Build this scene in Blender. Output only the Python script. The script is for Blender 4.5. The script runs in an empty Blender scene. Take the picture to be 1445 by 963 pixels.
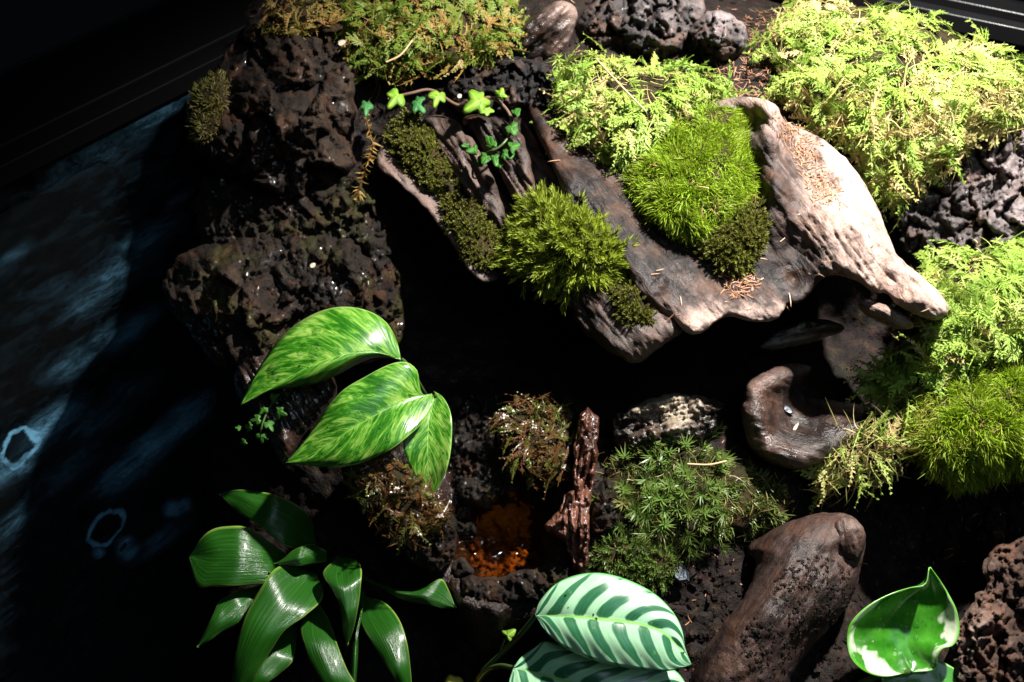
import bpy, math, random
import numpy as np
from mathutils import Vector, Matrix

random.seed(7)
RNG = np.random.default_rng(7)
SC = bpy.context.scene
COL = SC.collection
W, H = 1445.0, 963.0

# ------------------------------------------------------------------ camera
HFOV, PITCH, DIST = 50.0, math.radians(42), 0.5
FPX = W / 2 / math.tan(math.radians(HFOV) / 2)
FW = np.array([0, math.cos(PITCH), -math.sin(PITCH)])
UP = np.array([0, math.sin(PITCH), math.cos(PITCH)])
RT = np.array([1.0, 0, 0])
CAM = -FW * DIST
SLOPE = math.radians(28)
NRM = np.array([0, -math.sin(SLOPE), math.cos(SLOPE)])      # normal of the planted bank
cd = bpy.data.cameras.new('camera')
cam = bpy.data.objects.new('camera', cd); COL.objects.link(cam)
cam.location = Vector(CAM)
cam.rotation_euler = (math.pi / 2 - PITCH, 0, 0)
cd.sensor_width = 36.0
cd.lens = 18.0 / math.tan(math.radians(HFOV) / 2)
cd.clip_start = 0.01; cd.clip_end = 50
cd.dof.use_dof = True; cd.dof.focus_distance = 0.47; cd.dof.aperture_fstop = 13
SC.camera = cam

# ------------------------------------------------------------------ light
wd = bpy.data.worlds.new('World'); SC.world = wd; wd.use_nodes = True
wd.node_tree.nodes['Background'].inputs[0].default_value = (0.55, 0.75, 1.0, 1)
wd.node_tree.nodes['Background'].inputs[1].default_value = 0.002
ld = bpy.data.lights.new('terrarium_lamp', 'SPOT')
lamp = bpy.data.objects.new('terrarium_lamp', ld); COL.objects.link(lamp)
lamp.location = (0.225, 0.04, 0.46)
ld.energy = 50.0; ld.color = (1.0, 0.96, 0.90)
ld.shadow_soft_size = 0.011
ld.spot_size = math.radians(72); ld.spot_blend = 0.62
_d = Vector((0.105, 0.02, 0.0)) - lamp.location
lamp.rotation_euler = _d.to_track_quat('-Z', 'Y').to_euler()
wl = bpy.data.lights.new('room_window_light', 'AREA')                # cool daylight from the room
win = bpy.data.objects.new('room_window_light', wl); COL.objects.link(win)
win.location = (0.35, -0.75, 1.15); wl.shape = 'RECTANGLE'; wl.size = 0.6; wl.size_y = 0.8
wl.energy = 3.4; wl.color = (0.62, 0.82, 1.0)
win.rotation_euler = (Vector((-0.1, 0.05, 0.0)) - win.location).to_track_quat('-Z', 'Y').to_euler()
vs = SC.view_settings
vs.view_transform = 'Standard'; vs.look = 'None'; vs.gamma = 1.0; vs.exposure = 0.0
SC.render.engine = 'CYCLES'
SC.cycles.use_denoising = True
SC.cycles.max_bounces = 6
SC.cycles.transparent_max_bounces = 12
SC.cycles.caustics_reflective = False
SC.cycles.caustics_refractive = False
SC.cycles.sample_clamp_indirect = 3.0

# ------------------------------------------------------------------ pixels to places
CM = 0.01
PXCM = 0.0323                                            # one photo pixel on the bank, in cm
def rays(px, py):
    px = np.asarray(px, float); py = np.asarray(py, float)
    return FW + RT * ((px - W / 2) / FPX)[..., None] + UP * ((H / 2 - py) / FPX)[..., None]
def P(px, py, h):
    """the point seen at a pixel that lies h cm above the plane of the bank"""
    d = rays(px, py); h = np.asarray(h, float) * CM
    t = (h - NRM @ CAM) / (d @ NRM)
    return CAM + d * t[..., None]
def PZ(px, py, z):
    d = rays(px, py)
    t = (z - CAM[2]) / d[..., 2]
    return CAM + d * t[..., None]
def h_of_z(px, py, z):
    return float(PZ(px, py, z) @ NRM / CM)

# ------------------------------------------------------------------ noise
def _hash(i, j, k, seed):
    n = (i.astype(np.int64) * 374761393 + j.astype(np.int64) * 668265263 + k.astype(np.int64) * 2147483647 + seed * 974634777)
    n = (n ^ (n >> 13)) * 1274126177
    n = (n ^ (n >> 16)) & 0x7fffffff
    return n
def perlin(p, seed=0):
    p = np.asarray(p, float); f = np.floor(p); q = p - f; f = f.astype(np.int64)
    u = q * q * q * (q * (q * 6 - 15) + 10)
    out = 0
    for dx in (0, 1):
        for dy in (0, 1):
            for dz in (0, 1):
                h = _hash(f[:, 0] + dx, f[:, 1] + dy, f[:, 2] + dz, seed)
                a = (h % 1000) / 1000 * 6.28318; b = (h // 1000 % 1000) / 500.0 - 1
                r = np.sqrt(np.maximum(0, 1 - b * b))
                g = np.cos(a) * r * (q[:, 0] - dx) + np.sin(a) * r * (q[:, 1] - dy) + b * (q[:, 2] - dz)
                w = (u[:, 0] if dx else 1 - u[:, 0]) * (u[:, 1] if dy else 1 - u[:, 1]) * (u[:, 2] if dz else 1 - u[:, 2])
                out = out + g * w
    return out
def fbm(p, octv=4, seed=0, gain=0.5, ridged=False):
    a, s, out = 1.0, 1.0, 0
    for o in range(octv):
        n = perlin(p * s, seed + o * 17)
        if ridged: n = 0.35 - np.abs(n) * 1.4
        out = out + a * n; a *= gain; s *= 2.03
    return out
def voronoi(p, seed=0):
    p = np.asarray(p, float); f = np.floor(p).astype(np.int64)
    d1 = np.full(len(p), 9.0); d2 = np.full(len(p), 9.0); cid = np.zeros(len(p)); tilt = np.zeros(len(p))
    for dx in (-1, 0, 1):
        for dy in (-1, 0, 1):
            for dz in (-1, 0, 1):
                c = f + np.array([dx, dy, dz])
                h = _hash(c[:, 0], c[:, 1], c[:, 2], seed)
                off = np.stack([(h % 1000) / 1000, (h // 1000 % 1000) / 1000, (h // 1000000 % 1000) / 1000], 1)
                d = np.sqrt(((c + off - p) ** 2).sum(1))
                near = d < d1
                d2 = np.where(near, d1, np.minimum(d2, d)); cid = np.where(near, (h % 997) / 997.0, cid)
                dv = p - c - off; al = (h // 7 % 628) / 100.0; tilt = np.where(near, dv[:, 0] * np.cos(al) + dv[:, 1] * np.sin(al), tilt); d1 = np.where(near, d, d1)
    voronoi.tilt = tilt                                     # slope of a flat facet on each cell
    return d1, d2, cid

# ------------------------------------------------------------------ objects
def finish(o, label=None, cat=None, group=None, kind=None):
    if label: o['label'] = label
    if cat: o['category'] = cat
    if group: o['group'] = group
    if kind: o['kind'] = kind
    return o
def thing(name, label, cat, base, group=None):
    o = bpy.data.objects.new(name, None); COL.objects.link(o)
    o.location = Vector(base); o.empty_display_size = 0.01
    return finish(o, label, cat, group)
def make_mesh(name, V, F, mat, parent=None, smooth=True, attrs=None, uv=None, base=None, mats=None):
    """V (n,3) in world metres, F (m,3) or (m,4)"""
    V = np.asarray(V, float); F = np.asarray(F, np.int32)
    root = parent
    while root is not None and root.parent is not None: root = root.parent
    org = np.array(root.location) if root is not None else (V.mean(0) * [1, 1, 0] + [0, 0, V[:, 2].min()] if base is None else np.array(base))
    me = bpy.data.meshes.new(name)
    k = F.shape[1]
    me.vertices.add(len(V)); me.vertices.foreach_set('co', (V - org).astype(np.float32).ravel())
    me.loops.add(F.size); me.loops.foreach_set('vertex_index', F.ravel())
    me.polygons.add(len(F)); me.polygons.foreach_set('loop_start', np.arange(0, F.size, k, dtype=np.int32))
    me.polygons.foreach_set('use_smooth', np.full(len(F), smooth))
    for an, av in (attrs or {}).items():
        av = np.asarray(av, np.float32)
        a = me.attributes.new(an, 'FLOAT' if av.ndim == 1 else 'FLOAT_VECTOR', 'POINT')
        a.data.foreach_set('value' if av.ndim == 1 else 'vector', av.ravel())
    if uv is not None:
        l = me.uv_layers.new(name='UVMap'); l.data.foreach_set('uv', np.asarray(uv, np.float32)[F.ravel()].ravel())
    me.update(calc_edges=True); me.validate()
    me.materials.append(mat)
    o = bpy.data.objects.new(name, me); COL.objects.link(o)
    if root is None: o.location = Vector(org)
    else:
        o.parent = parent
    return o
def chaikin(p, n, closed=True):
    p = np.asarray(p, float)
    for _ in range(n):
        q = np.roll(p, -1, 0)
        if closed: p = np.stack([p * .75 + q * .25, p * .25 + q * .75], 1).reshape(-1, 2)
    return p
def resample(p, n, closed=False):
    p = np.asarray(p, float)
    if closed: p = np.vstack([p, p[:1]])
    d = np.r_[0, np.cumsum(np.linalg.norm(np.diff(p, axis=0), axis=1))]
    t = np.linspace(0, d[-1], n + 1 if closed else n)
    out = np.stack([np.interp(t, d, p[:, i]) for i in range(p.shape[1])], 1)
    return out[:-1] if closed else out
def spline(p, n):
    """smooth curve through the points, evenly spaced"""
    p = np.asarray(p, float)
    if len(p) < 3: return resample(p, n)
    q = np.vstack([2 * p[0] - p[1], p, 2 * p[-1] - p[-2]]); out = []
    for i in range(1, len(q) - 2):
        t = np.linspace(0, 1, 12, endpoint=False)[:, None]
        a, b, c, d = q[i - 1], q[i], q[i + 1], q[i + 2]
        out.append(.5 * (2 * b + (c - a) * t + (2 * a - 5 * b + 4 * c - d) * t ** 2 + (3 * b - a - 3 * c + d) * t ** 3))
    out.append(p[-1:])
    return resample(np.vstack(out), n)
def sdist(Q, poly):
    """signed distance (inside positive) and nearest boundary point"""
    A = poly; B = np.roll(poly, -1, 0); best = np.full(len(Q), 1e9); near = np.zeros_like(Q); ins = np.zeros(len(Q), bool)
    for a, b in zip(A, B):
        ab = b - a; t = np.clip(((Q - a) @ ab) / max(ab @ ab, 1e-9), 0, 1)
        c = a + t[:, None] * ab; d = ((Q - c) ** 2).sum(1)
        m = d < best; best = np.where(m, d, best); near[m] = c[m]
        cond = ((a[1] > Q[:, 1]) != (b[1] > Q[:, 1]))
        if abs(b[1] - a[1]) > 1e-9:
            ins ^= cond & (Q[:, 0] < (b[0] - a[0]) * (Q[:, 1] - a[1]) / (b[1] - a[1]) + a[0])
    d = np.sqrt(best)
    return np.where(ins, d, -d), near
def tps(ctrl, lam=2e-3):
    c = np.asarray(ctrl, float)
    if len(c) < 4:
        m = c[:, 2].mean(); return lambda xy: np.full(len(xy), m)
    X = c[:, :2] / 300
    def U(r2): return 0.5 * r2 * np.log(r2 + 1e-12)
    K = U(((X[:, None] - X[None]) ** 2).sum(2)) + lam * np.eye(len(X))
    Q = np.c_[np.ones(len(X)), X]
    M = np.block([[K, Q], [Q.T, np.zeros((3, 3))]])
    s = np.linalg.lstsq(M, np.r_[c[:, 2], 0, 0, 0], rcond=None)[0]
    lo, hi = c[:, 2].min() - .6, c[:, 2].max() + .6
    def f(xy):
        out = np.zeros(len(xy))
        for i in range(0, len(xy), 20000):
            y = xy[i:i + 20000] / 300
            out[i:i + 20000] = U(((y[:, None] - X[None]) ** 2).sum(2)) @ s[:-3] + np.c_[np.ones(len(y)), y] @ s[-3:]
        return np.clip(out, lo, hi)
    return f
def relief(name, poly, ctrl, mat, parent=None, thick=2.0, rnd=25, drop=0.7, step=4, disp=None, grain=0.0, smooth=2,
           jag=1.5, tone=None, seed=0, base=None, wet=None):
    """a closed solid whose outline is poly and whose upper face follows the heights in ctrl"""
    poly = chaikin(poly, smooth)
    n = max(24, int(np.linalg.norm(np.diff(np.vstack([poly, poly[:1]]), axis=0), axis=1).sum() / max(step, 3)))
    poly = resample(poly, min(n, 420), True)
    if jag:
        poly = poly + np.stack([fbm(np.c_[poly / 22, np.full(len(poly), 3.1 + seed)], 3, seed), fbm(np.c_[poly / 22, np.full(len(poly), 9.7 + seed)], 3, seed + 5)], 1) * jag * 2.2
    x0, y0 = poly.min(0) - 2 * step; x1, y1 = poly.max(0) + 2 * step
    gx = np.arange(x0, x1 + step, step); gy = np.arange(y0, y1 + step, step)
    X, Y = np.meshgrid(gx, gy); Q = np.c_[X.ravel(), Y.ravel()]
    sd, near = sdist(Q, poly)
    nx, ny = len(gx), len(gy)
    I = np.arange(nx * ny).reshape(ny, nx)
    cells = np.stack([I[:-1, :-1], I[1:, :-1], I[1:, 1:], I[:-1, 1:]], -1).reshape(-1, 4)
    cs = sd[cells]
    cells = cells[(cs.min(1) > -1.45 * step) & (cs.max(1) > 0)]
    bnd = sd <= 0
    Q = np.where(bnd[:, None], near, Q); sd = np.maximum(sd, 0)
    used = np.unique(cells); mp = -np.ones(len(Q), int); mp[used] = np.arange(len(used))
    Q, sd, bnd, cells = Q[used], sd[used], bnd[used], mp[cells]
    e = np.clip(sd / rnd, 0, 1); prof = np.sqrt(1 - (1 - e) ** 2)
    h0 = tps(ctrl)(Q)
    ca, sa = math.cos(math.radians(grain)), math.sin(math.radians(grain))
    s = (Q[:, 0] * ca + Q[:, 1] * sa) * PXCM; t = (-Q[:, 0] * sa + Q[:, 1] * ca) * PXCM
    d = disp(Q * PXCM, s, t, h0) if disp is not None else np.zeros(len(Q))
    em = np.clip(sd / (step * 2.5), 0, 1)
    ht = h0 - drop * (1 - prof) + d * em
    hb = h0 - drop - thick * prof + 0.3 * em * fbm(np.c_[Q * PXCM * 0.8, np.full(len(Q), seed + 4.0)], 3, seed)
    hb = np.minimum(hb, ht - 0.04 * em)
    top = P(Q[:, 0], Q[:, 1], ht); bot = P(Q[:, 0], Q[:, 1], hb)
    nb = np.where(~bnd)[0]; bi = np.arange(len(Q)); bi[nb] = len(Q) + np.arange(len(nb))
    V = np.vstack([top, bot[nb]]); F = np.vstack([cells, bi[cells][:, ::-1]])
    idx = np.r_[np.arange(len(Q)), nb]
    at = {'grain': np.c_[s * .22, t, np.r_[ht, hb[nb]][:len(s)] * 0 + h0][idx], 'edge': (sd * PXCM)[idx], 'relief': np.r_[d * em, np.zeros(len(nb))]}
    at['tone'] = (tps(tone)(Q) if tone is not None else np.full(len(Q), .5))[idx]
    if wet is not None: at['wet'] = wet(Q)[idx]
    o = make_mesh(name, V, F, mat, parent, attrs=at, base=base)
    # vertex normals of the upper face for growing things on it
    nn = np.zeros((len(Q), 3)); a, b, c, dd = (top[cells[:, i]] for i in range(4))
    fn = np.cross(c - a, dd - b)
    for i in range(4): np.add.at(nn, cells[:, i], fn)
    nn /= np.maximum(np.linalg.norm(nn, axis=1, keepdims=True), 1e-12)
    nn *= np.sign((nn @ NRM))[:, None]
    return dict(obj=o, p=top, n=nn, sd=sd, q=Q, h=ht)

# ------------------------------------------------------------------ materials
class NT:
    def __init__(s, name):
        s.m = bpy.data.materials.new(name); s.m.use_nodes = True; s.t = s.m.node_tree; s.t.nodes.clear()
        s.out = s.n('ShaderNodeOutputMaterial')
    def n(s, typ, **kw):
        x = s.t.nodes.new(typ)
        for k, v in kw.items(): setattr(x, k, v)
        return x
    def set(s, sock, v):
        if isinstance(v, bpy.types.NodeSocket): s.t.links.new(v, sock)
        elif isinstance(v, (int, float)): sock.default_value = v if sock.type == 'VALUE' else ((v, v, v) if sock.type == 'VECTOR' else (v, v, v, 1))
        else: sock.default_value = tuple(v) + (1,) if (sock.type == 'RGBA' and len(v) == 3) else tuple(v)
    def attr(s, name, vec=False):
        a = s.n('ShaderNodeAttribute', attribute_name=name); return a.outputs['Vector' if vec else 'Fac']
    def coord(s, which='Object'): return s.n('ShaderNodeTexCoord').outputs[which]
    def noise(s, vec, scale, detail=4, rough=.55, dist=0, out='Fac'):
        x = s.n('ShaderNodeTexNoise'); s.set(x.inputs['Vector'], vec)
        x.inputs['Scale'].default_value = scale; x.inputs['Detail'].default_value = detail; x.inputs['Roughness'].default_value = rough; x.inputs['Distortion'].default_value = dist
        return x.outputs[out]
    def voro(s, vec, scale, feature='F1', out='Distance'):
        x = s.n('ShaderNodeTexVoronoi', feature=feature); s.set(x.inputs['Vector'], vec); x.inputs['Scale'].default_value = scale
        return x.outputs[out]
    def ramp(s, fac, stops, interp='LINEAR'):
        x = s.n('ShaderNodeValToRGB'); s.set(x.inputs[0], fac); e = x.color_ramp.elements; x.color_ramp.interpolation = interp
        while len(e) < len(stops): e.new(0.5)
        for el, (p, c) in zip(e, stops):
            el.position = p; el.color = (c, c, c, 1) if isinstance(c, (int, float)) else tuple(c) + (1,)
        return x.outputs[0]
    def mix(s, f, a, b, mode='MIX'):
        x = s.n('ShaderNodeMix', data_type='RGBA', blend_type=mode); s.set(x.inputs[0], f); s.set(x.inputs[6], a); s.set(x.inputs[7], b)
        return x.outputs[2]
    def math(s, op, a, b=0.0, c=0.0, clamp=False):
        x = s.n('ShaderNodeMath', operation=op, use_clamp=clamp); s.set(x.inputs[0], a); s.set(x.inputs[1], b); s.set(x.inputs[2], c)
        return x.outputs[0]
    def vmath(s, op, a, b):
        x = s.n('ShaderNodeVectorMath', operation=op); s.set(x.inputs[0], a); s.set(x.inputs[1], b); return x.outputs[0]
    def bump(s, height, strength=.5, dist=.001):
        x = s.n('ShaderNodeBump'); s.set(x.inputs['Height'], height); s.set(x.inputs['Strength'], strength); x.inputs['Distance'].default_value = dist
        return x.outputs[0]
    def bsdf(s, color, rough=.6, bump=None, spec=.5, **kw):
        x = s.n('ShaderNodeBsdfPrincipled'); s.set(x.inputs['Base Color'], color); s.set(x.inputs['Roughness'], rough); s.set(x.inputs['Specular IOR Level'], spec)
        if bump is not None: s.t.links.new(bump, x.inputs['Normal'])
        for k, v in kw.items(): s.set(x.inputs[k.replace('_', ' ')], v)
        return x.outputs[0]
    def mixsh(s, f, a, b):
        x = s.n('ShaderNodeMixShader'); s.set(x.inputs[0], f); s.t.links.new(a, x.inputs[1]); s.t.links.new(b, x.inputs[2]); return x.outputs[0]
    def done(s, sh):
        s.t.links.new(sh, s.out.inputs[0]); return s.m

def wood_mat(name, dark, mid, pale, warm, rough=.6, spec=.35, wetness=0.0, grain_amt=1.0):
    t = NT(name); g = t.attr('grain', True); o = t.coord(); tone = t.attr('tone')
    n1 = t.noise(g, 1.3, 6, .6, .6); n2 = t.noise(g, 5.5, 5, .65, .3); n3 = t.noise(o, 60, 5, .6); fine = t.noise(o, 900, 3, .6)
    blot = t.noise(o, 130, 4, .6, .5)
    v = t.math('ADD', t.math('MULTIPLY', n1, .8), t.math('MULTIPLY', n2, .35 * grain_amt))
    v = t.math('ADD', v, t.math('SUBTRACT', tone, .62))
    c = t.ramp(v, [(.22, dark), (.48, mid), (.85, pale)])
    c = t.mix(t.ramp(n3, [(.45, 0), (.72, .75)]), c, t.mix(.5, c, warm, 'MIX'))
    c = t.mix(t.ramp(blot, [(.30, .75), (.46, 0)]), c, dark)
    c = t.mix(t.ramp(fine, [(.3, .35), (.6, 0)]), c, dark)
    hgt = t.math('ADD', t.math('MULTIPLY', n2, .9), t.math('ADD', t.math('MULTIPLY', fine, .28), t.math('MULTIPLY', t.noise(o, 300, 4, .65), .7)))
    r = t.ramp(t.noise(o, 90, 3), [(.35, max(.12, rough - .28)), (.65, rough)])
    return t.done(t.bsdf(c, r, t.bump(hgt, .75, .0012), spec, Coat_Weight=wetness, Coat_Roughness=.12))
M = {}
M['log'] = wood_mat('grey_driftwood', (.007, .005, .005), (.052, .037, .034), (.41, .295, .25), (.17, .085, .05), .68, .22)
M['splinter'] = wood_mat('charred_driftwood', (.005, .004, .004), (.036, .026, .023), (.14, .10, .085), (.12, .05, .025), .65, .25)
M['root'] = wood_mat('brown_root', (.012, .008, .007), (.085, .058, .05), (.24, .175, .15), (.15, .07, .045), .5, .45)
M['stub'] = wood_mat('dark_brown_driftwood', (.008, .005, .005), (.055, .034, .029), (.19, .135, .115), (.13, .06, .035), .62, .3)
M['wetroot'] = wood_mat('black_wet_root', (.004, .003, .003), (.022, .013, .010), (.09, .06, .05), (.05, .02, .012), .3, .5, .9)
M['redbark'] = wood_mat('red_brown_bark', (.012, .005, .004), (.075, .026, .015), (.22, .10, .065), (.15, .05, .025), .5, .4, .25)
M['knot'] = wood_mat('pale_knotted_wood', (.006, .005, .005), (.07, .055, .045), (.34, .28, .20), (.12, .06, .03), .5, .5, .15, 1.6)

def rock_mat(name, dark, mid, pale, warm, rough, wet, bump=.9, moss=None):
    t = NT(name); o = t.coord(); tone = t.attr('tone'); rl = t.attr('relief')
    n1 = t.noise(o, 45, 6, .62, .4); n2 = t.noise(o, 210, 5, .65); n3 = t.noise(o, 800, 3, .6); w = t.noise(o, 70, 4, .6)
    v = t.math('ADD', t.math('ADD', t.math('MULTIPLY', n1, .6), t.math('MULTIPLY', n2, .4)), t.math('SUBTRACT', tone, .5))
    v = t.math('ADD', v, t.math('MULTIPLY', rl, .12))
    c = t.ramp(v, [(.3, dark), (.55, mid), (.85, pale)])
    c = t.mix(t.ramp(w, [(.5, 0), (.68, .8)]), c, warm)
    if moss: c = t.mix(t.ramp(t.noise(o, 33, 4, .6), [(.52, 0), (.66, .85)]), c, moss)
    hgt = t.math('ADD', t.math('MULTIPLY', n2, 1.0), t.math('MULTIPLY', n3, .35))
    wp = t.ramp(t.noise(o, 55, 4, .65), [(.45, 0), (.62, 1)])
    r = t.math('SUBTRACT', min(.95, rough + .35), t.math('MULTIPLY', wp, rough * .8 * min(1, wet * 2)))
    hgt = t.math('ADD', hgt, t.math('MULTIPLY', t.noise(o, 1500, 3, .7), .22))
    return t.done(t.bsdf(c, r, t.bump(hgt, bump, .0024), .18, Coat_Weight=t.math('MULTIPLY', wp, wet), Coat_Roughness=.055))
M['rock'] = rock_mat('wet_dark_rock', (.003, .002, .002), (.009, .0055, .0035), (.038, .024, .016), (.036, .013, .0045), .5, 1.0)
M['rockmoss'] = rock_mat('wet_mossy_rock', (.004, .003, .002), (.010, .0058, .0036), (.048, .029, .019), (.036, .013, .005), .45, 1.0, 1.0, (.026, .026, .005))
M['char'] = rock_mat('charred_cork_bark', (.008, .007, .007), (.05, .043, .043), (.20, .165, .165), (.09, .05, .035), .5, .2)
M['grit'] = rock_mat('crumbly_brown_bark', (.010, .006, .005), (.06, .038, .03), (.24, .165, .135), (.11, .055, .035), .7, .0)
def soil_mat():
    t = NT('dark_soil'); o = t.coord(); wet = t.attr('wet')
    n = t.noise(o, 160, 6, .65); v = t.voro(o, 240, out='Color'); f = t.noise(o, 700, 3)
    c = t.ramp(n, [(.3, (.003, .002, .002)), (.55, (.014, .009, .007)), (.8, (.055, .033, .022))])
    c = t.mix(.35, c, t.mix(1, c, v, 'MULTIPLY'))
    c = t.mix(t.math('MULTIPLY', wet, .8), c, (.014, .005, .002))
    r = t.math('SUBTRACT', .75, t.math('MULTIPLY', t.math('MINIMUM', wet, .8), .87))
    hgt = t.math('ADD', n, t.math('MULTIPLY', f, .4))
    return t.done(t.bsdf(c, r, t.bump(hgt, 1, .002), t.math('ADD', .15, t.math('MULTIPLY', wet, .4)), Coat_Weight=0.0, Coat_Roughness=.06))
M['soil'] = soil_mat()
def moss_mat(name, old, mid, fresh, tip, transl=.35, rough=.55, spec=.3):
    t = NT(name); tint = t.attr('tint'); al = t.attr('along')
    c = t.ramp(tint, [(0, old), (.42, mid), (.9, fresh)])
    c = t.mix(t.math('MULTIPLY', al, .45), c, tip)
    x = t.bsdf(c, rough, None, spec)
    tr = t.n('ShaderNodeBsdfTranslucent'); t.set(tr.inputs[0], c)
    return t.done(t.mixsh(transl, x, tr.outputs[0]))
M['cushion'] = moss_mat('cushion_moss', (.24, .19, .05), (.10, .17, .006), (.17, .29, .007), (.36, .48, .025))
M['starmoss'] = moss_mat('star_moss', (.18, .14, .03), (.11, .14, .010), (.19, .25, .012), (.34, .40, .06))
M['feather'] = moss_mat('feather_moss', (.52, .36, .19), (.27, .29, .065), (.19, .33, .04), (.40, .52, .11))
M['feather_shaded'] = moss_mat('shaded_rusty_feather_moss', (.30, .14, .045), (.12, .14, .018), (.10, .17, .016), (.24, .28, .05))  # feather moss again in rustier tones, darkened for the weak light on this side
M['olive'] = moss_mat('olive_moss', (.09, .055, .02), (.07, .075, .010), (.11, .13, .014), (.26, .26, .05))
M['wetmoss'] = moss_mat('wet_brown_moss', (.10, .032, .014), (.075, .045, .012), (.07, .10, .012), (.16, .11, .03), .25, .28, .5)
M['hair'] = moss_mat('haircap_moss', (.20, .14, .05), (.055, .10, .014), (.075, .16, .022), (.24, .28, .07), .3, .4, .4)
M['fibre'] = moss_mat('coir_fibre', (.16, .05, .02), (.34, .15, .07), (.5, .32, .2), (.5, .34, .22), .1)
M['mossbase'] = rock_mat('moss_thatch', (.006, .005, .002), (.022, .017, .006), (.06, .045, .016), (.04, .02, .008), .8, 0)

def uvn(t):
    sp = t.n('ShaderNodeSeparateXYZ'); t.set(sp.inputs[0], t.coord('UV')); return sp.outputs[0], sp.outputs[1]
def leaf_shader(t, c, rough, bump, spec=.5, transl=.18, coat=.25):
    x = t.bsdf(c, rough, bump, spec, Coat_Weight=coat, Coat_Roughness=.15)
    tr = t.n('ShaderNodeBsdfTranslucent'); t.set(tr.inputs[0], c)
    return t.done(t.mixsh(transl, x, tr.outputs[0]))
def vec3(t, x, y, z=0.0):
    c = t.n('ShaderNodeCombineXYZ'); t.set(c.inputs[0], x); t.set(c.inputs[1], y); t.set(c.inputs[2], z); return c.outputs[0]
def pothos_mat():
    t = NT('marbled_pothos_leaf'); u, v = uvn(t); o = t.coord()
    av = t.math('ABSOLUTE', v)
    q = t.math('SUBTRACT', u, t.math('MULTIPLY', av, .34))           # side veins run forward
    sgn = t.math('SIGN', v)
    a = t.noise(vec3(t, t.math('MULTIPLY', q, 15), t.math('MULTIPLY', av, 2.6), t.math('MULTIPLY', sgn, 7)), 1, 6, .68, .9)
    b = t.noise(vec3(t, t.math('MULTIPLY', q, 60), t.math('MULTIPLY', av, 5), t.math('MULTIPLY', sgn, 3)), 1, 4, .7, .6)
    big = t.noise(o, 38, 3, .5)
    f = t.math('ADD', t.math('ADD', t.math('MULTIPLY', a, .62), t.math('MULTIPLY', b, .30)), t.math('MULTIPLY', big, .25))
    c = t.ramp(f, [(.49, (.010, .07, .003)), (.565, (.022, .125, .006)), (.605, (.07, .21, .016)), (.70, (.22, .36, .07))])
    mid = t.ramp(av, [(0, 1), (.035, 0)])
    c = t.mix(t.math('MULTIPLY', mid, .55), c, (.20, .40, .06))
    c = t.mix(t.ramp(av, [(.965, 0), (1, .8)]), c, (.25, .42, .10))
    hg = t.math('ADD', t.noise(vec3(t, t.math('MULTIPLY', q, 40), t.math('MULTIPLY', av, 2), sgn), 1, 3), t.math('MULTIPLY', mid, -.8))
    return leaf_shader(t, c, .3, t.bump(hg, .25, .001), .5, .15, .2)
M['pothos'] = pothos_mat()
def dracaena_mat():
    t = NT('glossy_dark_green_leaf'); u, v = uvn(t); o = t.coord()
    st = t.noise(vec3(t, t.math('MULTIPLY', u, 1.4), t.math('MULTIPLY', v, 11)), 1, 5, .62)
    st2 = t.noise(vec3(t, t.math('MULTIPLY', u, 2.5), t.math('MULTIPLY', v, 42)), 1, 3, .6)
    c = t.ramp(st, [(.3, (.005, .036, .002)), (.55, (.011, .066, .005)), (.8, (.028, .12, .010))])
    c = t.mix(t.math('MULTIPLY', st2, .35), c, (.012, .07, .005))
    av = t.math('ABSOLUTE', v)
    c = t.mix(t.ramp(av, [(.90, 0), (1, .75)]), c, (.22, .34, .05))
    c = t.mix(t.ramp(t.noise(vec3(t, t.math('MULTIPLY', u, 5), t.math('MULTIPLY', v, 26), 3.3), 1, 3), [(.735, 0), (.78, .8)]), c, (.36, .26, .12))
    hg = t.math('ADD', t.math('MULTIPLY', st, .7), t.math('MULTIPLY', st2, .35))
    return leaf_shader(t, c, .30, t.bump(hg, .5, .0012), .6, .08, .15)
M['dracaena'] = dracaena_mat()
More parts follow.
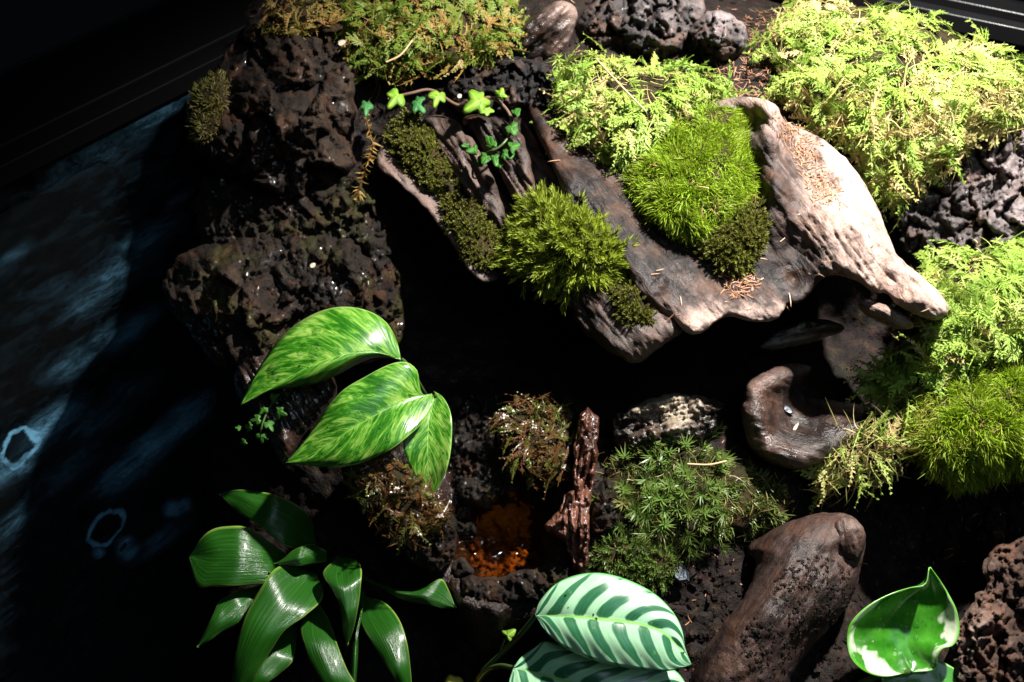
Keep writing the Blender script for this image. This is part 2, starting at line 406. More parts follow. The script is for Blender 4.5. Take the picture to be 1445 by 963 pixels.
def calathea_mat():
    t = NT('striped_calathea_leaf'); u, v = uvn(t); o = t.coord()
    av = t.math('ABSOLUTE', v); sg = t.math('SIGN', v)
    wob = t.math('MULTIPLY', t.math('SUBTRACT', t.noise(o, 60, 2), .5), .05)
    q = t.math('SUBTRACT', u, t.math('ADD', t.math('MULTIPLY', t.math('POWER', av, 1.5), .24), wob))
    q = t.math('ADD', q, t.math('MULTIPLY', sg, .028))
    ph = t.math('FRACT', t.math('MULTIPLY', q, 6.8))
    dist = t.math('ABSOLUTE', t.math('SUBTRACT', ph, .5))
    cell = t.n('ShaderNodeTexWhiteNoise', noise_dimensions='2D'); t.set(cell.inputs['Vector'], vec3(t, t.math('FLOOR', t.math('MULTIPLY', q, 6.8)), sg))
    full = t.ramp(av, [(.0, .5), (.10, 1), (.6, 1), (.86, .6), (.97, .3)])
    wd_ = t.math('MULTIPLY', full, t.math('ADD', .25, t.math('MULTIPLY', cell.outputs[0], .09)))
    s = t.math('MULTIPLY', t.math('SUBTRACT', wd_, dist), 13, clamp=True)
    fine = t.noise(vec3(t, t.math('MULTIPLY', q, 90), t.math('MULTIPLY', av, 3)), 1, 3, .6)
    pale = t.ramp(fine, [(.3, (.25, .50, .28)), (.7, (.37, .62, .39))])
    c = t.mix(s, pale, t.ramp(fine, [(.3, (.012, .085, .035)), (.7, (.03, .14, .06))]))
    c = t.mix(t.ramp(av, [(.018, 1), (.05, 0)]), c, (.22, .48, .10))
    c = t.mix(t.ramp(t.noise(o, 260, 4, .7), [(.60, 0), (.72, .35)]), c, (.20, .40, .14))
    c = t.mix(t.ramp(av, [(.945, 0), (.985, .8)]), c, (.07, .30, .06))
    veins = t.math('SINE', t.math('MULTIPLY', q, 42.7))
    hg = t.math('ADD', t.math('MULTIPLY', veins, .5), t.math('MULTIPLY', fine, .12))
    return leaf_shader(t, c, .3, t.bump(hg, .35, .0014), .5, .12, .3)
M['calathea'] = calathea_mat()
def njoy_mat():
    t = NT('white_splashed_pothos_leaf'); u, v = uvn(t); o = t.coord()
    n = t.noise(o, 75, 3, .5, .4); av = t.math('ABSOLUTE', v)
    f = t.math('ADD', t.math('MULTIPLY', n, .75), t.math('MULTIPLY', av, .42))
    c = t.ramp(t.noise(o, 150, 3), [(.3, (.018, .13, .006)), (.7, (.06, .27, .02))])
    w = t.ramp(f, [(.72, 0), (.77, 1)])
    c = t.mix(w, c, (.62, .68, .52))
    c = t.mix(t.ramp(t.noise(o, 320, 2), [(.66, 0), (.7, .5)]), c, (.25, .42, .2))
    c = t.mix(t.ramp(av, [(.93, 0), (.99, .9)]), c, (.10, .38, .02))
    return leaf_shader(t, c, .25, t.bump(t.noise(o, 200, 3), .25, .001), .5, .22, .3)
M['njoy'] = njoy_mat()
def plain_leaf(name, a, b):
    t = NT(name); u, v = uvn(t); o = t.coord(); av = t.math('ABSOLUTE', v)
    c = t.ramp(t.noise(o, 220, 4), [(.3, a), (.7, b)])
    c = t.mix(t.ramp(av, [(.0, .6), (.09, 0)]), c, tuple(min(1, x * 1.9) for x in b))
    rad = t.math('ARCTAN2', v, u); vn = t.math('ABSOLUTE', t.math('SINE', t.math('MULTIPLY', rad, 2.5)))
    c = t.mix(t.ramp(vn, [(.0, .5), (.16, 0)]), c, tuple(min(1, x * 1.7) for x in b))
    return leaf_shader(t, c, .55, t.bump(t.math('ADD', t.noise(o, 400, 3), vn), .4, .0006), .3, .2, .0)
M['ivy'] = plain_leaf('fresh_ivy_leaf', (.08, .18, .012), (.16, .28, .025))
M['ivydark'] = plain_leaf('dark_ivy_leaf', (.012, .07, .015), (.03, .13, .03))
M['fig'] = plain_leaf('small_green_leaf', (.016, .07, .008), (.04, .13, .014))
M['yellow'] = plain_leaf('yellow_leaf', (.5, .42, .05), (.62, .55, .10))
t = NT('green_stem'); M['stem'] = t.done(t.bsdf((.03, .06, .012), .45))
t = NT('brown_vine'); M['vine'] = t.done(t.bsdf((.10, .055, .035), .6))
t = NT('slate'); M['slate'] = t.done(t.bsdf(t.ramp(t.noise(t.coord(), 400, 4), [(.3, (.018, .024, .034)), (.7, (.06, .075, .1))]), .4, t.bump(t.noise(t.coord(), 600, 3), .5, .001)))
t = NT('pale_grit'); M['pale'] = t.done(t.bsdf((.32, .29, .22), .5))
t = NT('water_drop'); fr = t.n('ShaderNodeLayerWeight'); fr.inputs[0].default_value = .5; fr = t.ramp(fr.outputs['Facing'], [(.2, .04), (.95, .45)])
tp = t.n('ShaderNodeBsdfTransparent'); tp.inputs[0].default_value = (.93, .97, .93, 1); gl = t.n('ShaderNodeBsdfGlossy'); gl.inputs['Roughness'].default_value = .04
M['drop'] = t.done(t.mixsh(fr, tp.outputs[0], gl.outputs[0]))
t = NT('clear_tea_brown_water')
wb = t.bump(t.noise(t.coord(), 110, 3), .9, .004); fr = t.n('ShaderNodeLayerWeight'); fr.inputs[0].default_value = .5; t.t.links.new(wb, fr.inputs['Normal']); fr = t.ramp(fr.outputs['Facing'], [(.2, .05), (.95, .5)])
tp = t.n('ShaderNodeBsdfTransparent'); tp.inputs[0].default_value = (.86, .56, .24, 1)
gl = t.n('ShaderNodeBsdfGlossy'); gl.inputs['Roughness'].default_value = .03; t.t.links.new(wb, gl.inputs['Normal'])
M['water'] = t.done(t.mixsh(fr, tp.outputs[0], gl.outputs[0]))
M['amber'] = rock_mat('amber_pool_bed', (.014, .005, .002), (.13, .055, .014), (.50, .27, .09), (.09, .035, .010), .5, .2)
STAINS = [(285, 105, 40, .5), (230, 150, 45, .5), (175, 200, 50, .4), (105, 235, 50, .35), (40, 280, 50, .25), (255, 280, 22, .5), (205, 345, 50, .55), (150, 400, 60, .45), (185, 465, 35, .7), (120, 500, 45, .5), (60, 420, 60, .3),
          (262, 590, 36, 1.35), (225, 620, 34, 1.2), (190, 655, 40, 1.0), (140, 590, 60, .5), (60, 610, 40, .9), (20, 655, 40, .8), (100, 660, 50, .5), (245, 718, 14, 1.6), (262, 712, 12, 1.3), (180, 775, 18, 1.3), (140, 780, 10, 1.2), (230, 760, 30, .7), (20, 735, 40, .5), (90, 800, 70, .2), (60, 900, 80, .12), (210, 940, 60, .25), (10, 370, 30, .5)]
RINGS = [(150, 745, 20), (28, 632, 24), (176, 772, 6)]
def glass_mat(wall_at):
    t = NT('stained_tank_glass'); wv = t.attr('wall', True)     # mineral film on the pane, reflected blue daylight put into its colour
    mp = t.n('ShaderNodeMapping'); t.set(mp.inputs[0], wv); mp.inputs['Rotation'].default_value = (0, 0, math.radians(-12)); mp.inputs['Scale'].default_value = (1.0, 3.0, 1)
    st = t.noise(mp.outputs[0], 5, 7, .72, .6); fn = t.noise(mp.outputs[0], 38, 5, .8); pat = t.noise(wv, 5, 5, .65)
    m = t.attr('stain')
    f = t.math('MULTIPLY', m, t.math('ADD', t.math('MULTIPLY', st, .75), t.math('MULTIPLY', pat, .5)))
    film = t.ramp(t.math('ADD', f, t.math('MULTIPLY', m, t.math('SUBTRACT', st, .5))), [(.12, 0), (.24, .06), (.42, .30), (.80, 1)])
    film = t.math('MULTIPLY', film, t.ramp(fn, [(.34, .10), (.60, 1)]))
    wob = t.vmath('MULTIPLY', t.vmath('SUBTRACT', t.noise(wv, 7, 3, .6, 0, 'Color'), (.5, .5, .5)), (.13, .13, 0))
    for x, y, r in RINGS:
        c, rr = wall_at(x, y), np.linalg.norm(wall_at(x + r, y) - wall_at(x - r, y)) / 2
        v = t.n('ShaderNodeVectorMath', operation='DISTANCE'); t.set(v.inputs[0], t.vmath('MULTIPLY', t.vmath('ADD', wv, wob), (1, 1, 0))); v.inputs[1].default_value = (c[0], c[1], 0)
        k = t.math('DIVIDE', v.outputs['Value'], rr * 1.6)
        film = t.math('MAXIMUM', t.math('MULTIPLY', film, t.ramp(k, [(.46, .12), (.52, 1)])), t.math('MULTIPLY', t.ramp(k, [(.48, 0), (.56, .85), (.66, .8), (.74, 0)]), t.ramp(st, [(.38, .35), (.55, 1)])))
    sx = t.math('GREATER_THAN', t.noise(wv, 130, 1, .3), .79)
    film = t.math('MAXIMUM', film, t.math('MULTIPLY', sx, t.math('MULTIPLY', m, .9)))
    g = t.bsdf((.9, .97, 1), .03, None, .5, Transmission_Weight=1.0, IOR=1.12)
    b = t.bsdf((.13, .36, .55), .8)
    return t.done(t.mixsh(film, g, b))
t = NT('black_plastic'); M['plastic'] = t.done(t.bsdf((.006, .006, .007), t.ramp(t.noise(t.coord(), 60, 4), [(.3, .28), (.7, .42)]), t.bump(t.noise(t.coord(), 900, 2), .15, .0005), .3))
t = NT('matte_black_plastic'); M['matte'] = t.done(t.bsdf((.0025, .0025, .003), .6, None, .06))
t = NT('tank_floor'); M['floor'] = t.done(t.bsdf((.010, .009, .009), .5))

# ------------------------------------------------------------------ the tank
ZR = 0.075
lin = lambda a, b, k: np.array(a, float) + (np.array(b, float) - np.array(a, float)) * k
def rim_point(a, b, k, z=ZR): q = lin(a, b, k); return PZ(q[0], q[1], z)
A_in, B_in = PZ(0, 218, ZR), PZ(380, 30, ZR)
A_out = PZ(0, 107, ZR)
TDIR = (B_in - A_in) / np.linalg.norm(B_in - A_in)
TN = np.cross(TDIR, [0, 0, 1.0]); TN /= np.linalg.norm(TN)          # points into the tank
WOUT = float((A_in - A_out) @ TN)                                     # width of the rim
C_in, D_in = PZ(1300, 0, ZR), PZ(1445, 30, ZR)
RDIR = (D_in - C_in) / np.linalg.norm(D_in - C_in)
RN = np.cross(RDIR, [0, 0, 1.0]); RN /= np.linalg.norm(RN)
# where both inner edges meet
k = np.linalg.solve(np.c_[TDIR[:2], -RDIR[:2]], (C_in - A_in)[:2]); CORNER = A_in + TDIR * k[0]
LEFT_END = CORNER - TDIR * 0.75; RIGHT_END = CORNER + RDIR * 0.60
ZF = -0.45
tank = thing('glass_terrarium', 'black framed glass terrarium with mineral stains on its pane painted in the blue of reflected daylight', 'terrarium', (CORNER[0], CORNER[1], ZF))
def wall_at(x, y):
    d = rays(np.array(float(x)), np.array(float(y))); q = CAM + d * (((A_in - CAM) @ TN) / (d @ TN))
    return np.array([((q - LEFT_END) @ TDIR) * 10, q[2] * 10, 0])
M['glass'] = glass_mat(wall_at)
def slab(name, p0, p1, nrm, t0, t1, z0, z1, mat, bevel=0.0, parent=tank):
    """an upright bar from p0 to p1; t0,t1 offsets along nrm"""
    V = []
    for p in (p0, p1):
        for t_ in (t0, t1):
            for z in (z0, z1): q = p + nrm * t_; V.append([q[0], q[1], z])
    F = [[0, 1, 3, 2], [4, 6, 7, 5], [0, 4, 5, 1], [2, 3, 7, 6], [1, 5, 7, 3], [0, 2, 6, 4]]
    V = np.array(V); d = p1 - p0; L = np.linalg.norm(d)
    wall = np.c_[((V - p0) @ d) / L * 10, V[:, 2] * 10, (V - p0) @ nrm]
    o = make_mesh(name, V, F, mat, parent, smooth=False, attrs={'wall': wall})
    if bevel:
        b = o.modifiers.new('bevel', 'BEVEL'); b.width = bevel; b.segments = 3
    return o
def stained_pane():
    nx, nz = 420, 230; L = np.linalg.norm(CORNER - LEFT_END)
    X, Z = np.meshgrid(np.linspace(0, L, nx), np.linspace(ZF, ZR - .012, nz)); n = nx * nz
    f = LEFT_END + TDIR * X.ravel()[:, None]; f[:, 2] = Z.ravel(); V = np.vstack([f, f - TN * .006])
    I = np.arange(n).reshape(nz, nx); F = np.stack([I[:-1, :-1], I[:-1, 1:], I[1:, 1:], I[1:, :-1]], -1).reshape(-1, 4)
    rim_ = np.r_[I[0, :-1], I[:-1, -1], I[-1, :0:-1], I[:0:-1, 0]]; F2 = np.stack([rim_, rim_ + n, np.roll(rim_, -1) + n, np.roll(rim_, -1)], 1)
    st = np.zeros(n); v = f - CAM; w = v @ FW; px, py = W / 2 + FPX * (v @ RT) / w, H / 2 - FPX * (v @ UP) / w
    ca, sa = math.cos(math.radians(38)), math.sin(math.radians(38))
    for x, y, r, a in STAINS:
        dx, dy = px - x, py - y; al, ac = dx * ca - dy * sa, dx * sa + dy * ca
        k = 1.0 if r < 20 else 2.1
        st = np.maximum(st, a * np.exp(-((al / (r * k)) ** 2 + (ac / (r / max(1, k * .8))) ** 2)))
    st = np.maximum(st, .21)
    at = {'wall': np.tile(np.c_[X.ravel() * 10, Z.ravel() * 10, np.zeros(n)], (2, 1)), 'stain': np.r_[st, st * 0]}
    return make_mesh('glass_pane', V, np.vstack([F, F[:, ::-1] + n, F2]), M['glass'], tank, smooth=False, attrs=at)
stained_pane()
slab('added_blackout_panel', LEFT_END, CORNER, TN, -.010, -.0075, ZF, ZR - .031, M['floor'])  # added dark panels behind the glass, block the world background seen through it
slab('added_blackout_panel', CORNER, RIGHT_END, RN, -.010, -.0075, ZF, ZR - .031, M['floor'])
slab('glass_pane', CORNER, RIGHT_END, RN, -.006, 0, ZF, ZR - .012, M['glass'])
slab('rim', LEFT_END, CORNER + TDIR * .03, TN, -WOUT, -.006, ZR - .03, ZR, M['matte'], .0012)
slab('rim_ridge', LEFT_END, CORNER + TDIR * .03, TN, -WOUT, -WOUT + .002, ZR + .0005, ZR + .0025, M['plastic'], .0006)
slab('rim_lip', LEFT_END, CORNER + TDIR * .02, TN, -.0055, .004, ZR - .0125, ZR - .003, M['matte'], .0008)
slab('rim', CORNER, RIGHT_END, RN, -.028, -.006, ZR - .03, ZR + .001, M['plastic'], .0012)
slab('rim_lip', CORNER, RIGHT_END, RN, -.0055, .003, ZR - .0125, ZR - .003, M['plastic'], .001)
slab('rim_ridge', CORNER, RIGHT_END, RN, -.0235, -.021, ZR + .0015, ZR + .004, M['plastic'], .0009)
V = [CORNER + TN * 0 - TDIR * 0, LEFT_END, LEFT_END + RDIR * .6, RIGHT_END]
V = np.array([[v[0], v[1], ZF - .004] for v in V] + [[v[0], v[1], ZF] for v in V])
make_mesh('floor_pane', V, [[0, 1, 2, 3], [7, 6, 5, 4], [0, 4, 5, 1], [1, 5, 6, 2], [2, 6, 7, 3], [3, 7, 4, 0]], M['floor'], tank, smooth=False)

# ------------------------------------------------------------------ the planted bank
ZW = float(P(700, 770, -2.6)[2])                                      # level of the pool
hw = lambda x, y, dz=0.0: h_of_z(x, y, ZW + dz)
bank_ctrl = [(320, 20, -.5), (500, 0, .2), (700, -30, -.5), (900, -30, -1.5), (1070, -20, -3.0), (1150, -20, -3.), (1300, -40, -2.), (1480, 40, .2), (1500, 250, -.5), (1500, 500, -.3),
             (330, 150, -.8), (600, 90, .4), (760, 110, 1.0), (900, 120, 1.4), (1100, 100, .8), (1250, 120, .8), (1400, 120, .3),
             (300, 300, -1.6), (420, 300, -.2), (480, 290, -.6), (420, 380, -.6), (540, 320, -3.6), (600, 420, -7), (720, 470, -7.5), (850, 520, -7), (980, 500, -6), (560, 540, -5), (680, 560, -4.6),
             (700, 330, -2), (900, 300, -1), (1050, 250, -.5), (1200, 300, -1), (1150, 440, -4.5), (1260, 500, -5), (1340, 300, -1.2), (1380, 430, -1), (1400, 560, -1.2),
             (1110, 600, -2.0), (1200, 640, -2.6), (1260, 740, -6.5), (1360, 720, -4.5), (1420, 850, -1.4), (1300, 830, -5), (1290, 920, -3.5), (1200, 930, -1.6), (1230, 850, -4.0),
             (940, 600, -1.4), (960, 690, -1.3), (900, 780, -1.5), (1000, 800, -1.6), (1060, 700, -1.3), (1000, 950, -2), (1100, 960, -1.6),
             (330, 560, -3), (300, 700, -8), (400, 720, -7), (330, 900, -8), (450, 850, -7), (560, 900, -7), (620, 880, -6), (650, 960, -5), (760, 920, -4), (850, 980, -3),
             (520, 620, -4), (560, 720, -2.2), (600, 780, -2.4), (760, 640, -2.2), (840, 720, -1.5), (660, 640, -3.2), (640, 700, -2.6)]
bank_ctrl += [(690, 740, hw(690, 740, -.012)), (720, 780, hw(720, 780, -.014)), (670, 800, hw(670, 800, -.012)), (740, 720, hw(740, 720, -.008)),
              (735, 800, hw(735, 800, -.010)), (675, 715, hw(675, 715, .001)), (760, 770, hw(760, 770, -.003)), (700, 858, hw(700, 858, .004)), (650, 855, hw(650, 855, .002)), (790, 800, hw(790, 800, .004)), (770, 850, hw(770, 850, .003)), (632, 810, hw(632, 810, .003)), (770, 740, hw(770, 740, .006)), (640, 750, hw(640, 750, .004)), (700, 690, hw(700, 690, .004))]
bank_poly = [(340, -30), (600, -60), (960, -60), (1080, 0), (1200, 30), (1330, 55), (1500, 95), (1560, 300), (1560, 1060), (800, 1080), (400, 1080), (300, 1040), (290, 800), (300, 640), (310, 520), (290, 400), (290, 250), (300, 120)]
def bank_disp(q, s, t, h):
    z = np.zeros(len(q))
    d1, d2, c = voronoi(np.c_[q * 1.7, z], 3)
    return .35 * fbm(np.c_[q * .7, z + 2], 4, 2) + .32 * (.55 - d1) + .12 * fbm(np.c_[q * 4, z + 5], 3, 8)
def wet_fn(q):
    return np.clip(1.25 - np.hypot((q[:, 0] - 680) / 150, (q[:, 1] - 690) / 200), 0, 1)
bank = relief('ground', bank_poly, bank_ctrl, M['soil'], None, thick=6, rnd=60, drop=4.0, step=4.5, disp=bank_disp, smooth=2, jag=4, seed=1, wet=wet_fn)
finish(bank['obj'], 'dark wet soil bank sloping through the terrarium', None, None, 'structure')

# ------------------------------------------------------------------ shapes of wood and stone
def wood_disp(a=.25, b=.12, seed=0, cracks=.25):
    def f(q, s, t, h):
        z = np.full(len(q), seed * 1.7)
        g = fbm(np.c_[s * .35, t * 1.8, z], 4, seed); gg = fbm(np.c_[s * .9, t * 6.5, z], 3, seed + 3)
        cr = np.clip(np.abs(perlin(np.c_[s * .30 + 9, t * 2.1, z], seed + 9)) * 9, 0, 1)
        big = fbm(np.c_[q * .45, z + 4], 3, seed + 6)
        return a * g + b * gg - cracks * (1 - cr) * np.clip(fbm(np.c_[q * .5, z + 8], 2, seed + 12) * 3 + .5, 0, 1) + .28 * big + .07 * fbm(np.c_[q * 2.4, z + 3], 4, seed + 15, .55)
    return f
def rock_disp(a=.5, sc=.8, b=.15, seed=0):
    """broken facets at two sizes, cracks between them and a rough skin"""
    def f(q, s, t, h):
        z = np.full(len(q), seed * 2.3)
        w = np.c_[q, z]
        w = w + .5 * np.c_[fbm(w * .8, 3, seed), fbm(w * .8 + 7, 3, seed + 1), z * 0] + .04 * np.c_[fbm(w * 4, 3, seed + 5), fbm(w * 4 + 7, 3, seed + 6), z * 0]
        d1, d2, c = voronoi(w * np.array([1, .8, 1]) * sc, seed); ti = voronoi.tilt
        e1, e2, c2 = voronoi(w * np.array([1, .75, 1]) * sc * 2.4, seed + 4); tj = voronoi.tilt
        k1 = np.clip((d2 - d1) * 7, 0, 1); k2 = np.clip((e2 - e1) * 6, 0, 1)
        return a * ((c - .5) * .8 + ti * 1.3 - .55 * (1 - k1)) + b * ((c2 - .5) * .9 + tj * 1.6 - .4 * (1 - k2)) + .26 * fbm(np.c_[q * 2.2, z], 5, seed + 7, .66, True) + .09 * fbm(np.c_[q * 7, z], 3, seed + 8, .6) + .5 * a * fbm(np.c_[q * .6, z], 3, seed + 2)
    return f
def base_at(x, y, h): return tuple(P(x, y, h))

# the big piece of driftwood
log = thing('driftwood_log', 'large grey driftwood log with a pale hollow limb bearing green moss cushions', 'driftwood', base_at(950, 330, -1))
trunk = [(738, 137), (765, 150), (800, 165), (850, 165), (930, 150), (1000, 142), (1040, 137), (1078, 138), (1097, 148), (1104, 170), (1125, 178), (1148, 190), (1175, 205), (1198, 228), (1222, 262), (1242, 300), (1256, 340), (1272, 368), (1302, 390), (1327, 413), (1340, 434), (1334, 448), (1318, 453), (1295, 448), (1268, 432), (1250, 412), (1240, 417), (1222, 405), (1200, 393), (1176, 387), (1158, 394), (1146, 412), (1130, 428), (1112, 428), (1106, 440), (1095, 452), (1060, 455), (1030, 446), (1010, 454), (993, 469), (977, 475), (964, 466), (952, 452), (930, 440), (905, 420), (890, 398), (880, 372), (862, 345), (838, 318), (812, 298), (795, 280), (787, 255), (778, 230), (762, 200), (748, 170)]
trunk_h = [(745, 145, 2.0), (775, 190, 2.7), (800, 230, 3.2), (850, 290, 3.5), (830, 260, 3.5), (820, 205, 2.7), (865, 240, 2.6), (900, 300, 2.9), (900, 370, 3.8), (940, 360, 3.3), (960, 400, 3.7), (930, 420, 3.7), (975, 462, 4.3), (975, 430, 3.6), (1010, 400, 3.4), (1050, 445, 4.2), (1040, 415, 3.6), (1090, 440, 4.2),
           (900, 180, 2.0), (980, 220, 2.2), (1000, 300, 2.4), (1040, 340, 2.8), (1030, 150, 3.2), (1085, 155, 4.9), (1060, 165, 3.0), (1085, 200, 4.9), (1088, 260, 4.7), (1090, 310, 4.1), (1060, 260, 2.6), (1120, 200, 3.0), (1130, 230, 3.3), (1140, 270, 3.9), (1160, 215, 3.9), (1195, 240, 4.3), (1150, 320, 4.4), (1115, 350, 3.2), (1125, 395, 3.1), (1105, 380, 3.3),
           (1185, 300, 4.9), (1225, 300, 4.5), (1190, 360, 4.9), (1240, 350, 5.3), (1235, 402, 5.3), (1254, 396, 4.5), (1262, 385, 5.0), (1290, 414, 5.6), (1325, 437, 5.6), (1275, 420, 5.3), (1165, 380, 4.4)]
trunk_t = [(750, 150, .26), (800, 230, .22), (860, 310, .22), (820, 260, .24), (900, 350, .26), (930, 390, .34), (975, 455, .92), (1000, 450, .80), (1050, 445, .75), (1095, 440, .72), (1000, 400, .36), (1050, 400, .36), (940, 420, .36), (900, 400, .40), (1085, 160, .70), (1090, 220, .50), (1095, 280, .38), (1075, 300, .30), (1110, 350, .24), (1130, 390, .2), (1150, 330, .70), (1165, 300, .85), (1170, 260, .74), (1220, 300, .76), (1240, 380, .80), (1325, 435, .84), (1190, 370, .74), (1140, 230, .6), (1000, 200, .4), (1200, 240, 1.0)]
TR = relief('trunk', trunk, trunk_h, M['log'], log, thick=2.6, rnd=22, drop=.8, step=2.6, disp=lambda q, s, t, h: wood_disp(.13, .022, 1, .12)(q, s, t, h) + .22 * fbm(np.c_[q * .8, q[:, 0] * 0 + 6], 3, 77, .42), grain=52, smooth=1, jag=1.2, tone=trunk_t, seed=11)
relief('inner_core', [(590, 175), (650, 160), (735, 150), (790, 200), (830, 290), (900, 390), (930, 450), (880, 470), (800, 430), (720, 400), (660, 370), (620, 270)], [(600, 180, .2), (730, 165, .9), (780, 230, 1.3), (830, 330, 1.8), (900, 420, 2.2), (800, 410, 1.2), (700, 370, .5), (640, 280, 0), (730, 290, .9)], M['splinter'], log, thick=1.6, rnd=14, drop=.6, step=3, disp=wood_disp(.45, .16, 3, .35), grain=54, jag=3, tone=[(600, 200, .4), (700, 200, .45), (760, 260, .5), (800, 400, .5), (700, 350, .45)], seed=19)
relief('broken_slab', [(795, 405), (815, 360), (870, 350), (930, 410), (975, 462), (946, 478), (928, 499), (900, 514), (868, 503), (838, 484), (812, 458)], [(800, 412, 2.6), (840, 420, 3.0), (880, 420, 3.2), (935, 470, 3.6), (870, 495, 3.3), (905, 508, 2.9), (830, 470, 2.5), (850, 370, 2.4), (960, 460, 3.2)], M['splinter'], log, thick=2.5, rnd=20, drop=.7, step=2.6, disp=wood_disp(.3, .12, 4, .2), grain=50, jag=3.5, tone=[(820, 430, .42), (900, 500, .66), (930, 480, .7), (860, 450, .45)], seed=12)
SH = relief('splintered_sheet', [(526, 229), (550, 175), (575, 158), (600, 165), (625, 210), (650, 255), (690, 300), (728, 325), (740, 368), (705, 396), (673, 400), (652, 368), (632, 335), (602, 296), (566, 262), (540, 243)], [(530, 232, 1.6), (575, 200, .9), (570, 262, 1.8), (620, 250, .9), (610, 300, 1.9), (650, 300, 1.1), (640, 345, 1.9), (670, 390, 1.8), (710, 350, .8), (590, 170, .8)], M['splinter'], log, thick=1.2, rnd=9, drop=.35, step=2.6, disp=wood_disp(.2, .1, 5, .15), grain=50, jag=1.5, tone=[(530, 235, .95), (580, 272, .9), (630, 330, .88), (670, 392, .85), (600, 220, .45), (700, 340, .4)], seed=13)
relief('splinter', [(590, 160), (640, 163), (665, 195), (692, 240), (704, 275), (716, 312), (708, 328), (688, 312), (668, 285), (648, 262), (632, 240), (612, 210)], [(600, 165, 1.5), (650, 200, 2.3), (690, 260, 2.2), (710, 320, 1.6), (640, 240, 1.8)], M['splinter'], log, thick=1.6, rnd=14, drop=.6, step=2.6, disp=wood_disp(.4, .14, 6, .3), grain=55, jag=2, tone=[(600, 170, .55), (650, 220, .62), (700, 300, .55), (660, 240, .66)], seed=14)
relief('splinter', [(645, 165), (690, 158), (735, 185), (752, 235), (758, 270), (745, 292), (725, 285), (712, 262), (702, 235), (685, 214), (662, 190)], [(660, 170, 1.8), (710, 200, 2.6), (740, 260, 2.5), (735, 285, 2.1), (690, 205, 2.2)], M['splinter'], log, thick=1.8, rnd=14, drop=.6, step=2.6, disp=wood_disp(.4, .14, 7, .3), grain=58, jag=2, tone=[(660, 175, .5), (720, 240, .66), (745, 280, .62), (700, 190, .5)], seed=15)
relief('under_limb', [(1205, 428), (1235, 424), (1265, 436), (1292, 455), (1288, 466), (1262, 464), (1228, 450)], [(1215, 435, 4.0), (1250, 445, 4.3), (1285, 460, 4.4), (1240, 450, 4.0)], M['log'], log, thick=2.0, rnd=18, drop=.7, step=2.6, disp=wood_disp(.15, .06, 8, .1), grain=25, tone=[(1220, 440, .7), (1280, 460, .75), (1250, 440, .7), (1240, 455, .7)], seed=16)
relief('hollow_floor', [(1068, 495), (1080, 476), (1118, 455), (1160, 448), (1194, 460), (1188, 470), (1150, 482), (1105, 494)], [(1075, 490, -.6), (1120, 465, -.2), (1185, 462, 0), (1140, 480, -.6)], M['knot'], log, thick=1.6, rnd=16, drop=.5, step=2.6, disp=wood_disp(.15, .08, 9, .1), grain=-15, tone=[(1075, 490, .45), (1120, 470, .3), (1185, 465, .4), (1140, 480, .6)], seed=17)

def lone(name, label, cat, poly, ctrl, mat, group=None, **kw):
    r = relief(name, poly, ctrl, mat, None, **kw)
    finish(r['obj'], label, cat, group); return r
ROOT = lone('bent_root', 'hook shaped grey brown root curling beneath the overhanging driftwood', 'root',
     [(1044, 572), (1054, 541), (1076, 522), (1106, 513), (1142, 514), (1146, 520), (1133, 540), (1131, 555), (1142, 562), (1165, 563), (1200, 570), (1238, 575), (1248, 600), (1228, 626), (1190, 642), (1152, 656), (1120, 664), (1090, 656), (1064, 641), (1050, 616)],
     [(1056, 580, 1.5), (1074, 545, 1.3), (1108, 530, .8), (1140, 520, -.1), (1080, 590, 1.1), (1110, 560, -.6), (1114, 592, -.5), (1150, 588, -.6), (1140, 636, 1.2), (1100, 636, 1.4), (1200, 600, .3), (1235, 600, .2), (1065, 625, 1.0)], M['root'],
     thick=3.4, rnd=32, drop=1.9, step=2.6, disp=wood_disp(.12, .06, 21, .1), grain=20, tone=[(1050, 590, .42), (1070, 540, .55), (1110, 528, .45), (1100, 600, .14), (1112, 565, .14), (1150, 590, .12), (1140, 645, .38), (1220, 610, .2)], seed=21)  # tone paints the shaded hollow dark and highlights along the outer band
lone('knotted_wood', 'gnarled pale and black wood knot lying between bent root and bark shard', 'driftwood',
     [(857, 604), (880, 577), (920, 560), (962, 556), (1003, 563), (1026, 574), (1016, 602), (985, 626), (940, 634), (900, 644), (866, 632)],
     [(870, 610, -.2), (920, 580, .4), (980, 575, .3), (1015, 580, -.3), (950, 610, .4), (890, 630, 0), (990, 610, -.1)], M['knot'],
     thick=2.5, rnd=16, drop=.9, step=2.2, smooth=1, jag=4, disp=lambda q, s, t, h: wood_disp(.7, .35, 22, .5)(q, s, t, h) + rock_disp(.25, 1.2, .2, 22)(q, s, t, h), grain=-12, tone=[(880, 620, .15), (920, 580, .6), (960, 590, .75), (1000, 590, .3), (1015, 580, .15), (930, 620, .35)], seed=22)
